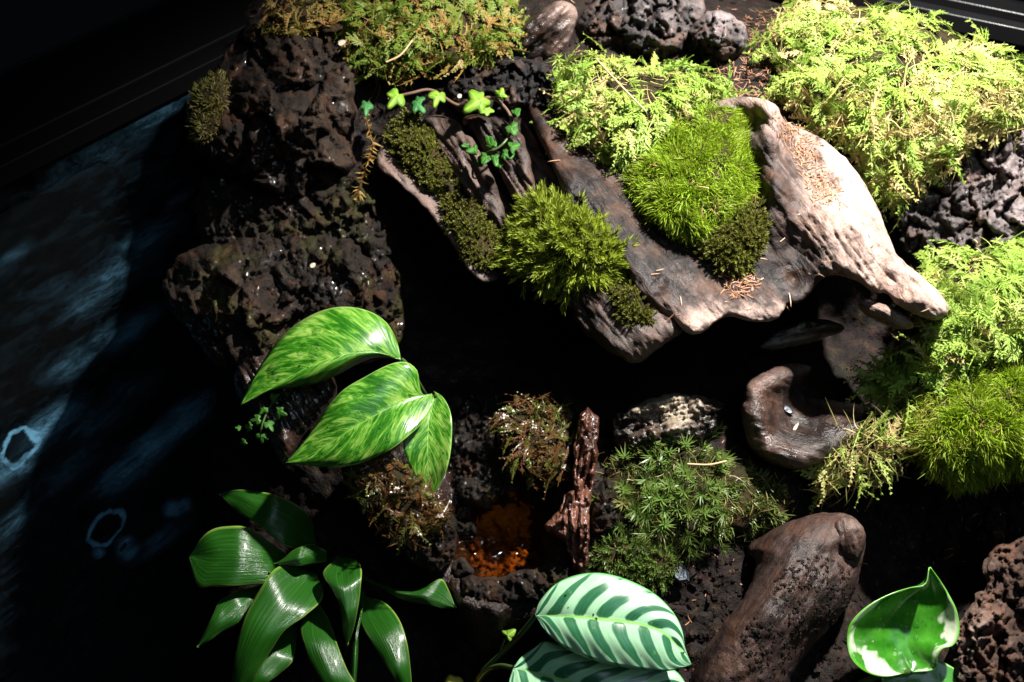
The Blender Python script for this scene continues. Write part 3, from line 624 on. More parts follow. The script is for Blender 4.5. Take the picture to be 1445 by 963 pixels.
STUB = lone('driftwood_stub', 'thick rounded brown driftwood stub with crumbs of soil on its back', 'driftwood',
     [(968, 990), (982, 935), (1010, 892), (1042, 855), (1062, 822), (1070, 790), (1052, 782), (1058, 765), (1085, 752), (1110, 736), (1150, 725), (1188, 722), (1212, 733), (1223, 755), (1219, 785), (1213, 815), (1200, 850), (1176, 882), (1150, 906), (1122, 945), (1100, 1000), (1030, 1020)],
     [(1140, 740, 1.6), (1200, 755, 2.0), (1190, 735, 1.6), (1180, 800, 1.7), (1120, 800, 2.4), (1150, 850, 1.9), (1090, 870, 2.5), (1120, 910, 1.6), (1050, 920, 2.2), (1010, 960, 1.4), (1060, 980, 1.6), (1062, 775, .3), (1000, 930, 1.2), (1185, 785, 1.3)], M['stub'],
     thick=4.2, rnd=48, drop=1.9, step=3, disp=wood_disp(.16, .07, 23, .1), grain=122, tone=[(1140, 740, .42), (1200, 755, .6), (1120, 800, .34), (1090, 870, .38), (1150, 850, .28), (1050, 920, .4), (1010, 960, .34)], seed=23)
relief('cut_knob', [(1176, 742), (1186, 727), (1206, 731), (1221, 748), (1221, 775), (1210, 792), (1192, 790), (1178, 768)], [(1185, 740, 1.75), (1205, 745, 1.95), (1212, 775, 1.65), (1190, 780, 1.6)], M['stub'], STUB['obj'], thick=1.5, rnd=18, drop=.6, step=2.4, disp=wood_disp(.1, .05, 24, .08), grain=80, tone=[(1185, 740, .5), (1205, 745, .6), (1212, 775, .45), (1190, 780, .4)], seed=24)
lone('bark_shard', 'upright splinter of wet red brown bark beside the pool', 'bark',
     [(829, 572), (836, 584), (845, 590), (843, 640), (836, 690), (830, 740), (833, 790), (826, 810), (810, 806), (800, 780), (796, 762), (770, 752), (768, 742), (788, 722), (797, 700), (808, 690), (807, 650), (813, 605), (820, 582)],
     [(832, 585, 1.0), (825, 640, 1.1), (820, 700, .9), (812, 740, .9), (780, 745, .4), (815, 800, -.2)], M['redbark'],
     thick=2.8, rnd=7, drop=.5, step=1.8, disp=lambda q, s, t, h: wood_disp(.6, .3, 25, .6)(q, s, t, h) + rock_disp(.2, 1.6, .16, 25)(np.c_[s * .5, t], s, t, h), grain=96, smooth=0, jag=2.5, tone=[(832, 590, .45), (825, 650, .5), (815, 720, .72), (812, 780, .6), (780, 745, .75)], seed=25)

lone('lumpy_rock', 'large dark knobbly rock rising against the stained pane', 'rock',
     [(258, 172), (272, 132), (300, 110), (318, 70), (345, 40), (385, 15), (450, 5), (492, 45), (504, 100), (503, 160), (497, 200), (503, 242), (472, 262), (440, 282), (402, 288), (360, 268), (332, 247), (300, 236), (266, 203)],
     [(270, 180, 1.4), (300, 130, 1.6), (350, 60, 1.6), (420, 40, 1.8), (480, 90, 2.0), (400, 130, 3.2), (440, 180, 3.4), (350, 180, 2.8), (480, 220, 2.0), (410, 260, 1.8), (320, 230, 1.6)], M['rock'],
     thick=4, rnd=45, drop=1.6, step=3, disp=rock_disp(.95, .55, .26, 31), tone=[(280, 170, .45), (400, 130, .5), (440, 180, .6), (480, 220, .6), (410, 260, .45)], jag=4.5, smooth=1, seed=31)
lone('mossy_rock', 'broad wet brown rock behind the upper marbled pothos leaf', 'rock',
     [(226, 402), (240, 368), (272, 350), (335, 338), (400, 308), (470, 318), (522, 358), (548, 410), (545, 455), (505, 470), (440, 480), (400, 500), (380, 520), (330, 522), (298, 516), (268, 472), (240, 442)],
     [(240, 400, .6), (300, 370, 1.4), (330, 430, 2.0), (400, 400, 1.8), (470, 360, 1.2), (520, 420, .8), (430, 450, 1.2), (330, 500, .8), (380, 340, .9)], M['rockmoss'],
     thick=4, rnd=40, drop=1.5, step=3, disp=rock_disp(.75, .55, .24, 33), tone=[(250, 400, .35), (330, 430, .66), (400, 400, .55), (500, 400, .4), (310, 490, .5)], jag=4.5, smooth=1, seed=33)
lone('rubble_bank', 'wet brown rubble slope filling between the two dark rocks', 'rock',
     [(270, 262), (330, 240), (420, 262), (500, 240), (540, 290), (560, 360), (575, 430), (560, 500), (500, 520), (430, 515), (340, 500), (290, 420), (280, 330)],
     [(300, 280, -.6), (400, 290, .7), (480, 280, .9), (530, 340, .0), (550, 430, -.6), (450, 400, .4), (500, 490, -.4), (330, 380, .0), (360, 480, 0)], M['rockmoss'], thick=4, rnd=30, drop=1.2, step=3, disp=rock_disp(.4, 1.1, .3, 45), tone=[(300, 280, .38), (400, 290, .42), (480, 280, .42), (550, 430, .38), (500, 490, .42)], jag=5, seed=45)
lone('drooping_root', 'glistening black furrowed root end below the upper pothos leaf', 'root',
     [(335, 500), (370, 490), (420, 500), (470, 520), (480, 560), (450, 590), (425, 620), (412, 645), (402, 657), (390, 648), (378, 615), (362, 585), (340, 568), (326, 540)],
     [(340, 520, .8), (400, 520, 1.2), (460, 550, .5), (360, 570, .8), (400, 600, .9), (402, 648, .4)], M['wetroot'],
     thick=3, rnd=26, drop=1.0, step=2.6, disp=wood_disp(.4, .22, 34, .3), grain=62, tone=[(340, 520, .5), (400, 520, .5), (460, 550, .5), (395, 620, .55)], seed=34)
lone('charred_stump', 'craggy black charred stump behind the feather moss, beside a round stone', 'stump',
     [(808, 40), (835, 5), (860, -30), (960, -40), (1000, 0), (985, 40), (960, 70), (935, 92), (885, 78), (838, 70)],
     [(820, 40, 1.4), (870, 0, 1.8), (930, 20, 2.4), (960, 0, 2.0), (900, 65, 1.8), (940, 75, 1.6)], M['char'],
     thick=3, rnd=30, drop=1.2, step=2.6, disp=rock_disp(.6, .9, .25, 35), tone=[(820, 40, .35), (870, 10, .45), (930, 20, .55), (900, 65, .35)], jag=4.5, smooth=1, seed=35)
lone('round_stone', 'rounded grey pitted stone lodged beside the charred stump', 'stone',
     [(958, 60), (972, 32), (1002, 16), (1038, 20), (1058, 44), (1052, 76), (1022, 92), (985, 88)],
     [(980, 50, 2.2), (1010, 40, 2.7), (1040, 50, 2.4), (1010, 80, 1.8)], M['char'],
     thick=2.6, rnd=36, drop=1.5, step=2.4, disp=rock_disp(.4, 1.1, .2, 36), tone=[(980, 50, .42), (1010, 40, .66), (1040, 50, .6), (1010, 80, .4)], jag=4.5, smooth=1, seed=36)
lone('root_stub', 'blunt root end with a pale tan tip among dark soil', 'root',
     [(700, 72), (728, 40), (760, 15), (785, 1), (806, 2), (816, 16), (812, 38), (798, 64), (783, 90), (745, 92)],
     [(720, 65, 1.2), (770, 40, 2.0), (800, 15, 2.6), (790, 70, 1.6)], M['root'],
     thick=2.4, rnd=22, drop=1.0, step=2.4, disp=wood_disp(.5, .2, 37, .3), grain=-45, tone=[(720, 65, .12), (760, 40, .2), (800, 15, .85), (790, 70, .4)], seed=37)
lone('charred_wood', 'flat black charred wood behind the ivy leaves, below the root stub', 'driftwood',
     [(628, 118), (655, 92), (700, 80), (745, 82), (785, 95), (795, 130), (772, 158), (740, 150), (700, 160), (655, 162), (630, 145)],
     [(640, 125, 1.4), (690, 100, 1.6), (750, 100, 1.9), (780, 125, 2.1), (720, 140, 1.8), (660, 150, 1.6)], M['char'], thick=2.2, rnd=16, drop=.7, step=2.4, disp=rock_disp(.4, 1.5, .22, 44), tone=[(640, 125, .2), (690, 100, .25), (750, 100, .3), (780, 125, .3), (720, 140, .25)], seed=44)
lone('charred_bark', 'flaky charred cork bark under the hanging feather moss fringe', 'bark',
     [(1250, 300), (1285, 255), (1350, 214), (1420, 180), (1490, 150), (1520, 250), (1510, 380), (1440, 372), (1380, 378), (1310, 372), (1262, 348)],
     [(1260, 310, -.5), (1320, 260, .3), (1400, 220, .9), (1470, 200, .9), (1470, 330, .7), (1380, 310, .7), (1310, 350, -.2), (1430, 360, .3)], M['char'],
     thick=3, rnd=26, drop=1.0, step=2.6, disp=rock_disp(.8, .95, .26, 38), tone=[(1270, 310, .45), (1330, 260, .5), (1400, 220, .7), (1470, 300, .75), (1310, 350, .5)], jag=4.5, smooth=1, seed=38)
lone('bark_chunk', 'crumbly brown bark chunk beside the white splashed curled leaf', 'bark',
     [(1500, 745), (1445, 762), (1402, 772), (1386, 800), (1398, 830), (1372, 834), (1364, 870), (1344, 892), (1338, 932), (1350, 975), (1440, 1010), (1510, 1000), (1530, 850)],
     [(1400, 790, .3), (1440, 800, .6), (1400, 860, .7), (1360, 930, .3), (1420, 930, .7), (1500, 850, .7)], M['grit'],
     thick=3.5, rnd=26, drop=1.2, step=2.8, disp=rock_disp(.5, 1.0, .3, 39), tone=[(1400, 790, .55), (1440, 850, .45), (1400, 860, .6), (1360, 930, .55)], jag=4.5, smooth=1, seed=39)
WR = lone('wet_stone', 'glossy wet stone under brown moss overhanging the amber pool', 'stone',
     [(477, 652), (486, 635), (510, 621), (536, 640), (562, 660), (602, 690), (632, 718), (648, 746), (643, 790), (617, 808), (590, 803), (568, 780), (545, 755), (512, 720), (490, 692)],
     [(490, 650, .8), (520, 650, 1.1), (560, 700, .9), (610, 730, .6), (620, 780, .2), (540, 730, .6)], M['rockmoss'],
     thick=3, rnd=26, drop=1.1, step=2.6, disp=rock_disp(.25, 1.0, .16, 40), tone=[(490, 650, .6), (520, 650, .55), (560, 700, .4), (620, 780, .5), (610, 730, .4)], jag=4.5, smooth=1, seed=40)
lone('dark_pebble', 'dark wet pebble wedged against the red brown bark shard', 'stone',
     [(838, 690), (858, 668), (880, 684), (888, 716), (874, 752), (850, 776), (830, 774), (833, 728)], [(850, 690, -.1), (870, 715, .1), (850, 760, -.4), (840, 720, 0)], M['rock'],
     thick=2.4, rnd=24, drop=.9, step=2.4, disp=rock_disp(.25, 1.2, .14, 41), tone=[(850, 690, .55), (870, 715, .6), (850, 760, .5), (840, 720, .5)], jag=4.5, smooth=1, seed=41)
lone('pool_lip', 'low wet brown stone damming the front of the amber pool', 'stone',
     [(645, 820), (670, 812), (710, 812), (750, 800), (790, 792), (812, 806), (800, 830), (765, 850), (715, 862), (670, 858), (648, 845)],
     [(660, 835, hw(660, 835, .006)), (710, 832, hw(710, 832, .007)), (760, 822, hw(760, 822, .009)), (795, 808, hw(795, 808, .012)), (720, 855, hw(720, 855, .003))], M['rockmoss'],
     thick=2.2, rnd=18, drop=.8, step=2.4, disp=rock_disp(.22, 1.3, .16, 42), tone=[(660, 835, .4), (710, 832, .5), (760, 822, .4), (795, 808, .35), (720, 855, .35)], jag=4.5, smooth=1, seed=42)
WET = dict(thick=2.4, drop=.9, step=2.4, smooth=1, jag=4)
lone('wet_ledge', 'glistening dark brown ledge where water trickles behind the pool', 'rock', [(632, 610), (650, 570), (685, 545), (715, 560), (712, 620), (716, 670), (700, 712), (668, 722), (640, 700), (630, 660)],
     [(645, 600, -2.6), (690, 570, -2.6), (700, 640, -1.9), (660, 660, -2.0), (680, 705, -1.9)], M['rockmoss'], rnd=18, disp=rock_disp(.4, 1.2, .25, 46), tone=[(650, 600, .4), (690, 570, .4), (700, 640, .5), (660, 690, .42)], seed=46, **WET)
for k_, (x_, y_, r_, lb_) in enumerate(((652, 742, 24, 'rounded dark wet pebble half sunk beside the mossy glossy stone'), (758, 690, 22, 'small wet pebble under the rusty moss behind the pool'), (648, 806, 20, 'brown wet pebble at the near corner of the amber pool'))):
    pp = [(x_ + r_ * (1 + .25 * math.sin(3 * a_ + k_)) * math.cos(a_), y_ + r_ * .8 * (1 + .2 * math.cos(2 * a_ + k_)) * math.sin(a_)) for a_ in np.linspace(0, 6.283, 10)[:-1]]
    lone('wet_pebble', lb_, 'stone', pp, [(x_, y_, hw(x_, y_, .005)), (x_ + 9, y_, hw(x_ + 9, y_, .005)), (x_, y_ + 9, hw(x_, y_ + 9, .003)), (x_ - 9, y_ - 5, hw(x_ - 9, y_ - 5, .004))], M['rockmoss'], rnd=16, disp=rock_disp(.2, 1.4, .15, 47 + k_), tone=[(x_, y_, .5), (x_ + 9, y_, .5), (x_, y_ + 9, .45), (x_ - 9, y_, .5)], seed=47 + k_, **WET)
# pool
def sheet_z(name, poly, z, mat):
    poly = resample(chaikin(poly, 2), 60, True); c = poly.mean(0); V = [PZ(c[0], c[1], z)]; F = []
    for r in (.5, 1.0):
        for q in c + (poly - c) * r: V.append(PZ(q[0], q[1], z))
    n = 60
    for i in range(n):
        j = (i + 1) % n
        F += [[0, 1 + i, 1 + j], [1 + i, 61 + i, 61 + j], [1 + i, 61 + j, 1 + j]]
    return make_mesh(name, V, F, mat)
water = sheet_z('pool_water', [(622, 770), (640, 720), (680, 690), (730, 680), (780, 700), (790, 740), (790, 790), (800, 815), (770, 835), (700, 845), (640, 835)], ZW, M['water'])
finish(water, 'small amber pool of clear water between wet stones', 'pool', None, 'structure')
BED = relief('pool_bed', [(628, 780), (640, 735), (665, 700), (700, 680), (745, 672), (785, 700), (798, 750), (796, 800), (765, 835), (700, 848), (645, 835)],
       [(660, 770, hw(660, 770, -.009)), (700, 740, hw(700, 740, -.006)), (740, 740, hw(740, 740, -.006)), (700, 800, hw(700, 800, -.008)), (760, 790, hw(760, 790, -.007))], M['amber'], None, thick=1.5, rnd=20, drop=.7, step=2.6, disp=rock_disp(.4, 1.6, .25, 43), tone=[(660, 770, .5), (700, 730, .9), (740, 740, .8), (700, 800, .5), (760, 790, .4)], seed=43)
finish(BED['obj'], 'orange brown bed of the small amber pool', None, None, 'structure')

# ------------------------------------------------------------------ moss
unit = lambda v: v / np.maximum(np.linalg.norm(v, axis=-1, keepdims=True), 1e-12)
class Acc:
    def __init__(s): s.V, s.F, s.t, s.a, s.n = [], [], [], [], 0
    def blades(s, B, D, S, L, Wd, G, tint, rows=2, shape=(.7, 1.0, .55)):
        """tapered curved blades, one for each row of B"""
        n = len(B); k = 2 * rows + 1; V = np.zeros((n, k, 3)); A = np.zeros((n, k))
        L = np.broadcast_to(L, n); Wd = np.broadcast_to(Wd, n)
        for r in range(rows + 1):
            t = r / rows; c = B + D * (L * t)[:, None] + G * (L * t * t)[:, None]
            if r < rows:
                w = np.interp(t, [0, .4, 1], shape) * Wd * .5
                V[:, 2 * r] = c - S * w[:, None]; V[:, 2 * r + 1] = c + S * w[:, None]; A[:, 2 * r:2 * r + 2] = t
            else: V[:, 2 * r] = c; A[:, 2 * r] = 1
        F = []
        for r in range(rows - 1): F += [[2 * r, 2 * r + 1, 2 * r + 3], [2 * r, 2 * r + 3, 2 * r + 2]]
        F.append([2 * rows - 2, 2 * rows - 1, 2 * rows])
        F = np.array(F)[None] + (np.arange(n) * k)[:, None, None] + s.n
        s.V.append(V.reshape(-1, 3)); s.F.append(F.reshape(-1, 3)); s.a.append(A.ravel()); s.t.append(np.repeat(np.clip(tint, 0, 1), k)); s.n += n * k
    def build(s, name, mat, parent, kind='stuff'):
        o = make_mesh(name, np.vstack(s.V), np.vstack(s.F), mat, parent, smooth=True, attrs={'tint': np.concatenate(s.t), 'along': np.concatenate(s.a)})
        if kind: o['kind'] = kind
        return o
PXM = PXCM * CM
def seeds(r, n, inner=0.0):
    ok = np.where(r['sd'] >= inner)[0]; i = RNG.choice(ok, n)
    j = RNG.normal(0, 1, (n, 3)) * PXM * 2.0
    return r['p'][i] + j, r['n'][i], r['q'][i], r['sd'][i]
def side_of(D, jit=.0):
    r = unit(RNG.normal(0, 1, D.shape)); return unit(np.cross(D, r))
def flow(q, sc, seed):
    w = np.c_[q / sc, np.full(len(q), 1.3)]
    return np.stack([perlin(w, seed), perlin(w + 31, seed + 1), perlin(w + 57, seed + 2)], 1)
def cushion(r, n, L=18, wd=1.7, tilt=.8, seed=0, tint=.7, acc=None, inner=0):
    a = acc or Acc(); p, nn, q, sd = seeds(r, n, inner)
    fl = flow(q, 24, seed); D = unit(nn + fl * 2.1 * tilt + 1.3 * flow(q, 9, seed + 20) + RNG.normal(0, .42, p.shape))
    G = unit(fl + RNG.normal(0, .5, p.shape)) * .45 - np.array([0, 0, .18])
    tn = tint + .75 * perlin(np.c_[q / 34, np.full(n, 2.0)], seed + 4) + RNG.normal(0, .13, n)
    a.blades(p - nn * PXM * 3, D, side_of(D), L * PXM * RNG.uniform(.4, 1.3, n) * (1 + .5 * perlin(np.c_[q / 13, np.full(n, 8.0)], seed + 9)), wd * PXM, G, np.where(RNG.random(n) < .06, .05, tn), 3)
    return a
def shoots(r, n, L=26, leaves=26, leaf=9, wd=1.8, spread=1.0, seed=0, tint=.6, acc=None, tilt=.9, inner=0, from_t=.25):
    """upright leafy stems: leaves set round each stem"""
    a = acc or Acc(); p, nn, q, sd = seeds(r, n, inner)
    D = unit(nn * .9 + flow(q, 40, seed) * 1.6 * tilt + RNG.normal(0, .35, p.shape)); G = RNG.normal(0, .22, p.shape)
    Ls = L * PXM * RNG.uniform(.6, 1.2, n); tn = tint + .5 * perlin(np.c_[q / 45, np.full(n, 5.0)], seed + 4) + RNG.normal(0, .15, n)
    a.blades(p, D, side_of(D), Ls, 1.6 * PXM, G, tn - .3, 3, (1, .9, .7))
    x = side_of(D); y = np.cross(D, x)
    for k in range(leaves):
        t = from_t + (1 - from_t) * (k / (leaves - 1)) ** .8; ang = k * 2.4 + RNG.uniform(0, .6, n)
        rad = x * np.cos(ang)[:, None] + y * np.sin(ang)[:, None]
        B = p + D * (Ls * t)[:, None] + G * (Ls * t * t)[:, None]
        up = .35 + .75 * t ** 2 / max(spread, .2)
        LD = unit(rad * spread + D * up); sd_ = unit(np.cross(LD, D))
        a.blades(B, LD, sd_, leaf * PXM * RNG.uniform(.7, 1.15, n), wd * PXM, (D * .22 - rad * .05) * 1.0, tn + .12 * t, 2, (.9, 1, .6))
    return a
def fronds(r, n, L=44, branch=11, nodes=11, seed=0, tint=.65, brown=.15, acc=None, inner=0, lift=.45, droop=.35, wd=1.9, outward=0.0):
    """feathery stems with rows of curled side branches"""
    a = acc or Acc(); p, nn, q, sd = seeds(r, n, inner)
    fl = flow(q, 70, seed); rnd_ = RNG.normal(0, .8, p.shape)
    ctr = r['p'].mean(0); outv = unit(p - ctr)
    T = fl * 3 + rnd_ + outv * outward; T = unit(T - nn * (T * nn).sum(1, keepdims=True))
    lf = RNG.uniform(.1, 1.0, n)[:, None] * lift; D = unit(T + nn * lf * 1.3)
    Sd = unit(np.cross(D, nn)); N2 = np.cross(Sd, D); ro = RNG.normal(0, .55, n)[:, None]
    Sd, N2 = Sd * np.cos(ro) + N2 * np.sin(ro), N2 * np.cos(ro) - Sd * np.sin(ro)
    Ls = L * PXM * RNG.uniform(.55, 1.25, n)
    G = -nn * lf * droop * 1.6 + Sd * RNG.normal(0, .5, n)[:, None] - np.array([0, 0, .12])
    br = RNG.random(n) < brown
    tn = np.where(br, RNG.uniform(-.05, .22, n), tint + .35 * perlin(np.c_[q / 60, np.full(n, 5.0)], seed + 4) + RNG.normal(0, .13, n))
    lay = nn * (RNG.uniform(0, 7, n) * PXM)[:, None]
    B0 = p + lay
    a.blades(B0, D, Sd, Ls, 2.0 * PXM, G, tn - .1, 5, (1, .9, .6))
    a.blades(B0, D, N2, Ls, 2.0 * PXM, G, tn - .1, 5, (1, .9, .6))
    for k in range(nodes):
        t = .10 + .90 * k / (nodes - 1); B = B0 + D * (Ls * t)[:, None] + G * (Ls * t * t)[:, None]
        tan = unit(D + G * 2 * t)
        bl = branch * PXM * (1.15 - .9 * t) * np.minimum(1, t * 4 + .35) * RNG.uniform(.35, 1.45, n)
        for sg in (-1, 1):
            dirn = unit(tan * .75 + Sd * sg * RNG.uniform(.7, 1.1, n)[:, None] + N2 * RNG.normal(.12, .25, n)[:, None])
            g = tan * RNG.normal(.3, .3, n)[:, None] - N2 * RNG.uniform(-.2, .8, n)[:, None] + Sd * sg * .0
            flat = unit(np.cross(dirn, N2))
            tt = tn + RNG.normal(0, .06, n) + .08 * t
            a.blades(B, dirn, flat, bl, wd * 1.35 * PXM, g, tt, 3, (.8, 1, .6))
            for m in (.3, .62):
                Bm = B + dirn * (bl * m)[:, None] + g * (bl * m * m)[:, None]
                for s2 in (-1, 1):
                    d2 = unit(dirn * .8 + flat * s2 * .9 + N2 * .25)
                    a.blades(Bm, d2, unit(np.cross(d2, N2)), bl * .36, wd * PXM, -N2 * .3, tt + .05, 1, (1, 1, .5))
    return a
def tangle(r, n, seed, L=30, tint=.1, acc=None, wd=1.3):
    """curly dead stems lying through a clump"""
    a = acc or Acc(); p, nn, q, sd = seeds(r, n, 0)
    T = RNG.normal(0, 1, p.shape) + nn * .2; T = unit(T - nn * np.minimum((T * nn).sum(1, keepdims=True), .4))
    S = unit(np.cross(T, nn)); G = S * RNG.normal(0, .9, n)[:, None] - nn * RNG.uniform(0, .5, n)[:, None]
    a.blades(p + nn * (RNG.uniform(2, 12, n) * PXM)[:, None], T, S, L * PXM * RNG.uniform(.3, 1.2, n), wd * PXM, G, tint + RNG.normal(0, .12, n), 6, (1, 1, .7))
    return a
def litter_on(r, n, parent, L=12):
    a = tangle(r, n, 0, L, .35); return a.build('trapped_litter', M['fibre'], parent)
def mound(poly, h, parent, seed, rnd=30, thick=1.5, drop=1.0, step=4, amp=.3, mat=None):
    return relief('thatch', poly, h, mat or M['mossbase'], parent, thick=thick, rnd=rnd, drop=drop, step=step,
                  disp=lambda q, s, t, hh: amp * fbm(np.c_[q * 1.1, np.full(len(q), seed)], 4, seed), jag=4, seed=seed)
def clump(name, label, poly, h, seed, **kw):
    c = np.mean(np.array(poly), 0); t_ = thing(name, label, 'moss', base_at(c[0], c[1], np.mean([v[2] for v in h]) - 1.2))
    return t_, mound(poly, h, t_, seed, **kw)

t_, r = clump('cushion_moss', 'bright green cushion moss seated on the driftwood beside its pale knob',
    [(880, 242), (900, 215), (925, 190), (960, 165), (1000, 150), (1035, 150), (1058, 168), (1064, 205), (1074, 245), (1072, 285), (1040, 310), (1005, 330), (970, 340), (940, 322), (905, 290), (885, 268)],
    [(900, 240, 3.4), (940, 200, 3.8), (1000, 170, 3.9), (1050, 190, 3.8), (1000, 240, 4.8), (1055, 260, 3.9), (960, 310, 4.3), (930, 280, 4.2), (1020, 300, 4.2)], 51, drop=1.0, thick=2, rnd=36)
cushion(r, 27000, 12, 1.2, .9, 51, .68).build('leaves', M['cushion'], t_); litter_on(r, 24, t_)
t_, r = clump('olive_moss', 'short olive brown moss tuft hanging below the bright green cushion',
    [(982, 345), (1000, 325), (1040, 300), (1070, 285), (1077, 310), (1070, 345), (1055, 370), (1030, 384), (1012, 378), (995, 362)],
    [(1000, 345, 3.6), (1050, 310, 4.0), (1060, 345, 4.0), (1030, 370, 3.8)], 52, drop=.6, thick=1.2, rnd=20, step=3)
shoots(r, 900, 11, 14, 5, 1.8, .8, 52, .55).build('leaves', M['olive'], t_)
t_, r = clump('star_moss', 'shaggy yellow green moss tuft hanging over the dark hollow',
    [(720, 345), (738, 315), (755, 288), (780, 282), (815, 300), (845, 325), (872, 355), (880, 380), (865, 395), (840, 400), (815, 405), (790, 412), (765, 400), (735, 385), (722, 368)],
    [(735, 350, 2.8), (765, 300, 3.2), (800, 350, 4.2), (850, 360, 3.9), (820, 390, 3.4), (770, 385, 3.2)], 53, drop=1.2, thick=2, rnd=34)
a = shoots(r, 620, 21, 24, 10, 1.8, .8, 53, .62, tilt=1.2); cushion(r, 3500, 11, 1.8, 1.0, 54, .45, a).build('leaves', M['starmoss'], t_)
for nm, lb, poly, hh, sd_, n in (
    ('olive_moss', 'olive moss tuft on the broken slab below the shaggy tuft', [(855, 415), (872, 398), (892, 405), (908, 425), (922, 455), (920, 474), (900, 480), (880, 462), (865, 440)], [(870, 415, 3.3), (900, 440, 3.8), (905, 470, 3.3), (880, 445, 3.5)], 55, 520),
    ('olive_moss', 'long strip of dark olive moss on the splintered sheet below the ivy', [(548, 190), (560, 165), (585, 160), (600, 180), (615, 210), (632, 240), (645, 265), (632, 280), (605, 268), (580, 245), (558, 220)], [(560, 180, 1.7), (590, 200, 1.9), (620, 250, 1.9), (585, 230, 1.9)], 56, 1000),
    ('olive_moss', 'rounded olive moss patch in the notch of the splintered sheet', [(625, 290), (645, 276), (668, 282), (680, 310), (700, 335), (712, 360), (700, 380), (672, 378), (655, 350), (635, 320)], [(645, 295, 2.2), (670, 330, 2.3), (695, 365, 1.9), (660, 340, 2.3)], 57, 800)):
    t_, r = clump(nm, lb, poly, hh, sd_, drop=.6, thick=1.0, rnd=18, step=3)
    shoots({k_: (v[perlin(np.c_[r['q'] / 15, r['q'][:, 0] * 0], sd_) > -.12] if k_ != 'obj' else v) for k_, v in r.items()}, int(n * .8), 7, 12, 4.2, 1.6, .8, sd_, .42).build('leaves', M['olive'], t_)
t_, r = clump('feather_moss', 'bright feather moss mound with bleached straw fringe overhanging charred bark',
    [(1062, 72), (1090, 50), (1110, 22), (1150, 8), (1210, 5), (1260, 22), (1310, 30), (1360, 55), (1420, 85), (1470, 105), (1470, 150), (1400, 185), (1350, 200), (1325, 235), (1290, 255), (1255, 290), (1235, 270), (1225, 235), (1205, 195), (1165, 185), (1120, 160), (1105, 115)],
    [(1080, 75, 1.8), (1150, 30, 2.2), (1250, 50, 2.8), (1350, 80, 2.8), (1450, 120, 2.4), (1180, 120, 3.8), (1270, 130, 4.0), (1350, 150, 3.4), (1240, 200, 3.2), (1300, 220, 2.6), (1255, 275, 1.8), (1130, 140, 2.8)], 60, drop=1.4, thick=2.2, rnd=45, amp=.45)
a = fronds(r, 500, 50, 16, 11, 60, .72, .10, lift=.5, outward=.5)
r2 = {k_: (v[r['q'][:, 1] > 150] if k_ != 'obj' else v) for k_, v in r.items()}
fronds(r2, 190, 44, 11, 10, 61, .1, .9, a, lift=.45, outward=.9)
r4 = {k_: (v[(r['q'][:, 0] > 1270) & (r['q'][:, 1] > 110)] if k_ != 'obj' else v) for k_, v in r.items()}
fronds(r4, 90, 38, 9, 10, 59, .1, 1.0, a, lift=.7, outward=.3)
r3 = {k_: (v[(r['q'][:, 1] < 55) & (r['q'][:, 0] < 1210)] if k_ != 'obj' else v) for k_, v in r.items()}
fronds(r3, 45, 40, 10, 10, 62, .1, 1.0, a, lift=.4, outward=.8)
tangle(r, 420, 1, 26, .2, a); tangle(r2, 620, 2, 36, .04, a, 1.7); tangle(r4, 520, 3, 30, .02, a, 1.7); tangle(r3, 160, 3, 30, .05, a).build('fronds', M['feather'], t_)
t_, r = clump('feather_moss', 'yellow green feather moss behind the driftwood ridge, touching the bright cushion',
    [(782, 110), (800, 80), (840, 78), (880, 95), (930, 100), (965, 100), (1000, 110), (1020, 130), (1000, 150), (960, 170), (925, 195), (895, 222), (862, 228), (835, 215), (808, 190), (788, 150)],
    [(800, 110, 2.4), (860, 110, 3.0), (940, 125, 3.0), (1000, 130, 2.8), (900, 160, 3.8), (850, 180, 3.6), (870, 215, 3.1), (815, 170, 3.0)], 63, drop=1.0, thick=2, rnd=32)
a = fronds(r, 280, 44, 14, 11, 63, .68, .10, outward=.3)
r2 = {k_: (v[(r['q'][:, 0] < 840) & (r['q'][:, 1] > 120)] if k_ != 'obj' else v) for k_, v in r.items()}
fronds(r2, 30, 38, 10, 10, 64, .1, 1, a, outward=.8); tangle(r2, 130, 4, 26, .05, a); tangle(r, 200, 5, 24, .2, a).build('fronds', M['feather'], t_)
t_, r = clump('feather_moss', 'green and rust feather moss painted dim above the knobbly rock and ivy',
    [(430, 30), (470, -20), (560, -45), (660, -40), (725, -10), (735, 40), (715, 75), (670, 80), (640, 95), (590, 110), (540, 115), (505, 110), (490, 70)],
    [(450, 20, 2.0), (520, 0, 2.4), (620, 0, 2.6), (710, 20, 2.0), (560, 60, 2.6), (650, 60, 2.6), (530, 100, 1.8)], 65, drop=1.0, thick=2, rnd=34)
a = fronds(r, 420, 40, 10, 11, 65, .72, .10)
r2 = {k_: (v[(r['q'][:, 1] > 30) & (r['q'][:, 0] > 560)] if k_ != 'obj' else v) for k_, v in r.items()}
fronds(r2, 60, 42, 8, 10, 66, .1, 1, a, outward=.6)
r2 = {k_: (v[(r['q'][:, 0] < 500)] if k_ != 'obj' else v) for k_, v in r.items()}
fronds(r2, 40, 36, 8, 10, 67, .05, 1, a, outward=.6); tangle(r, 320, 6, 30, .05, a).build('fronds', M['feather_shaded'], t_)
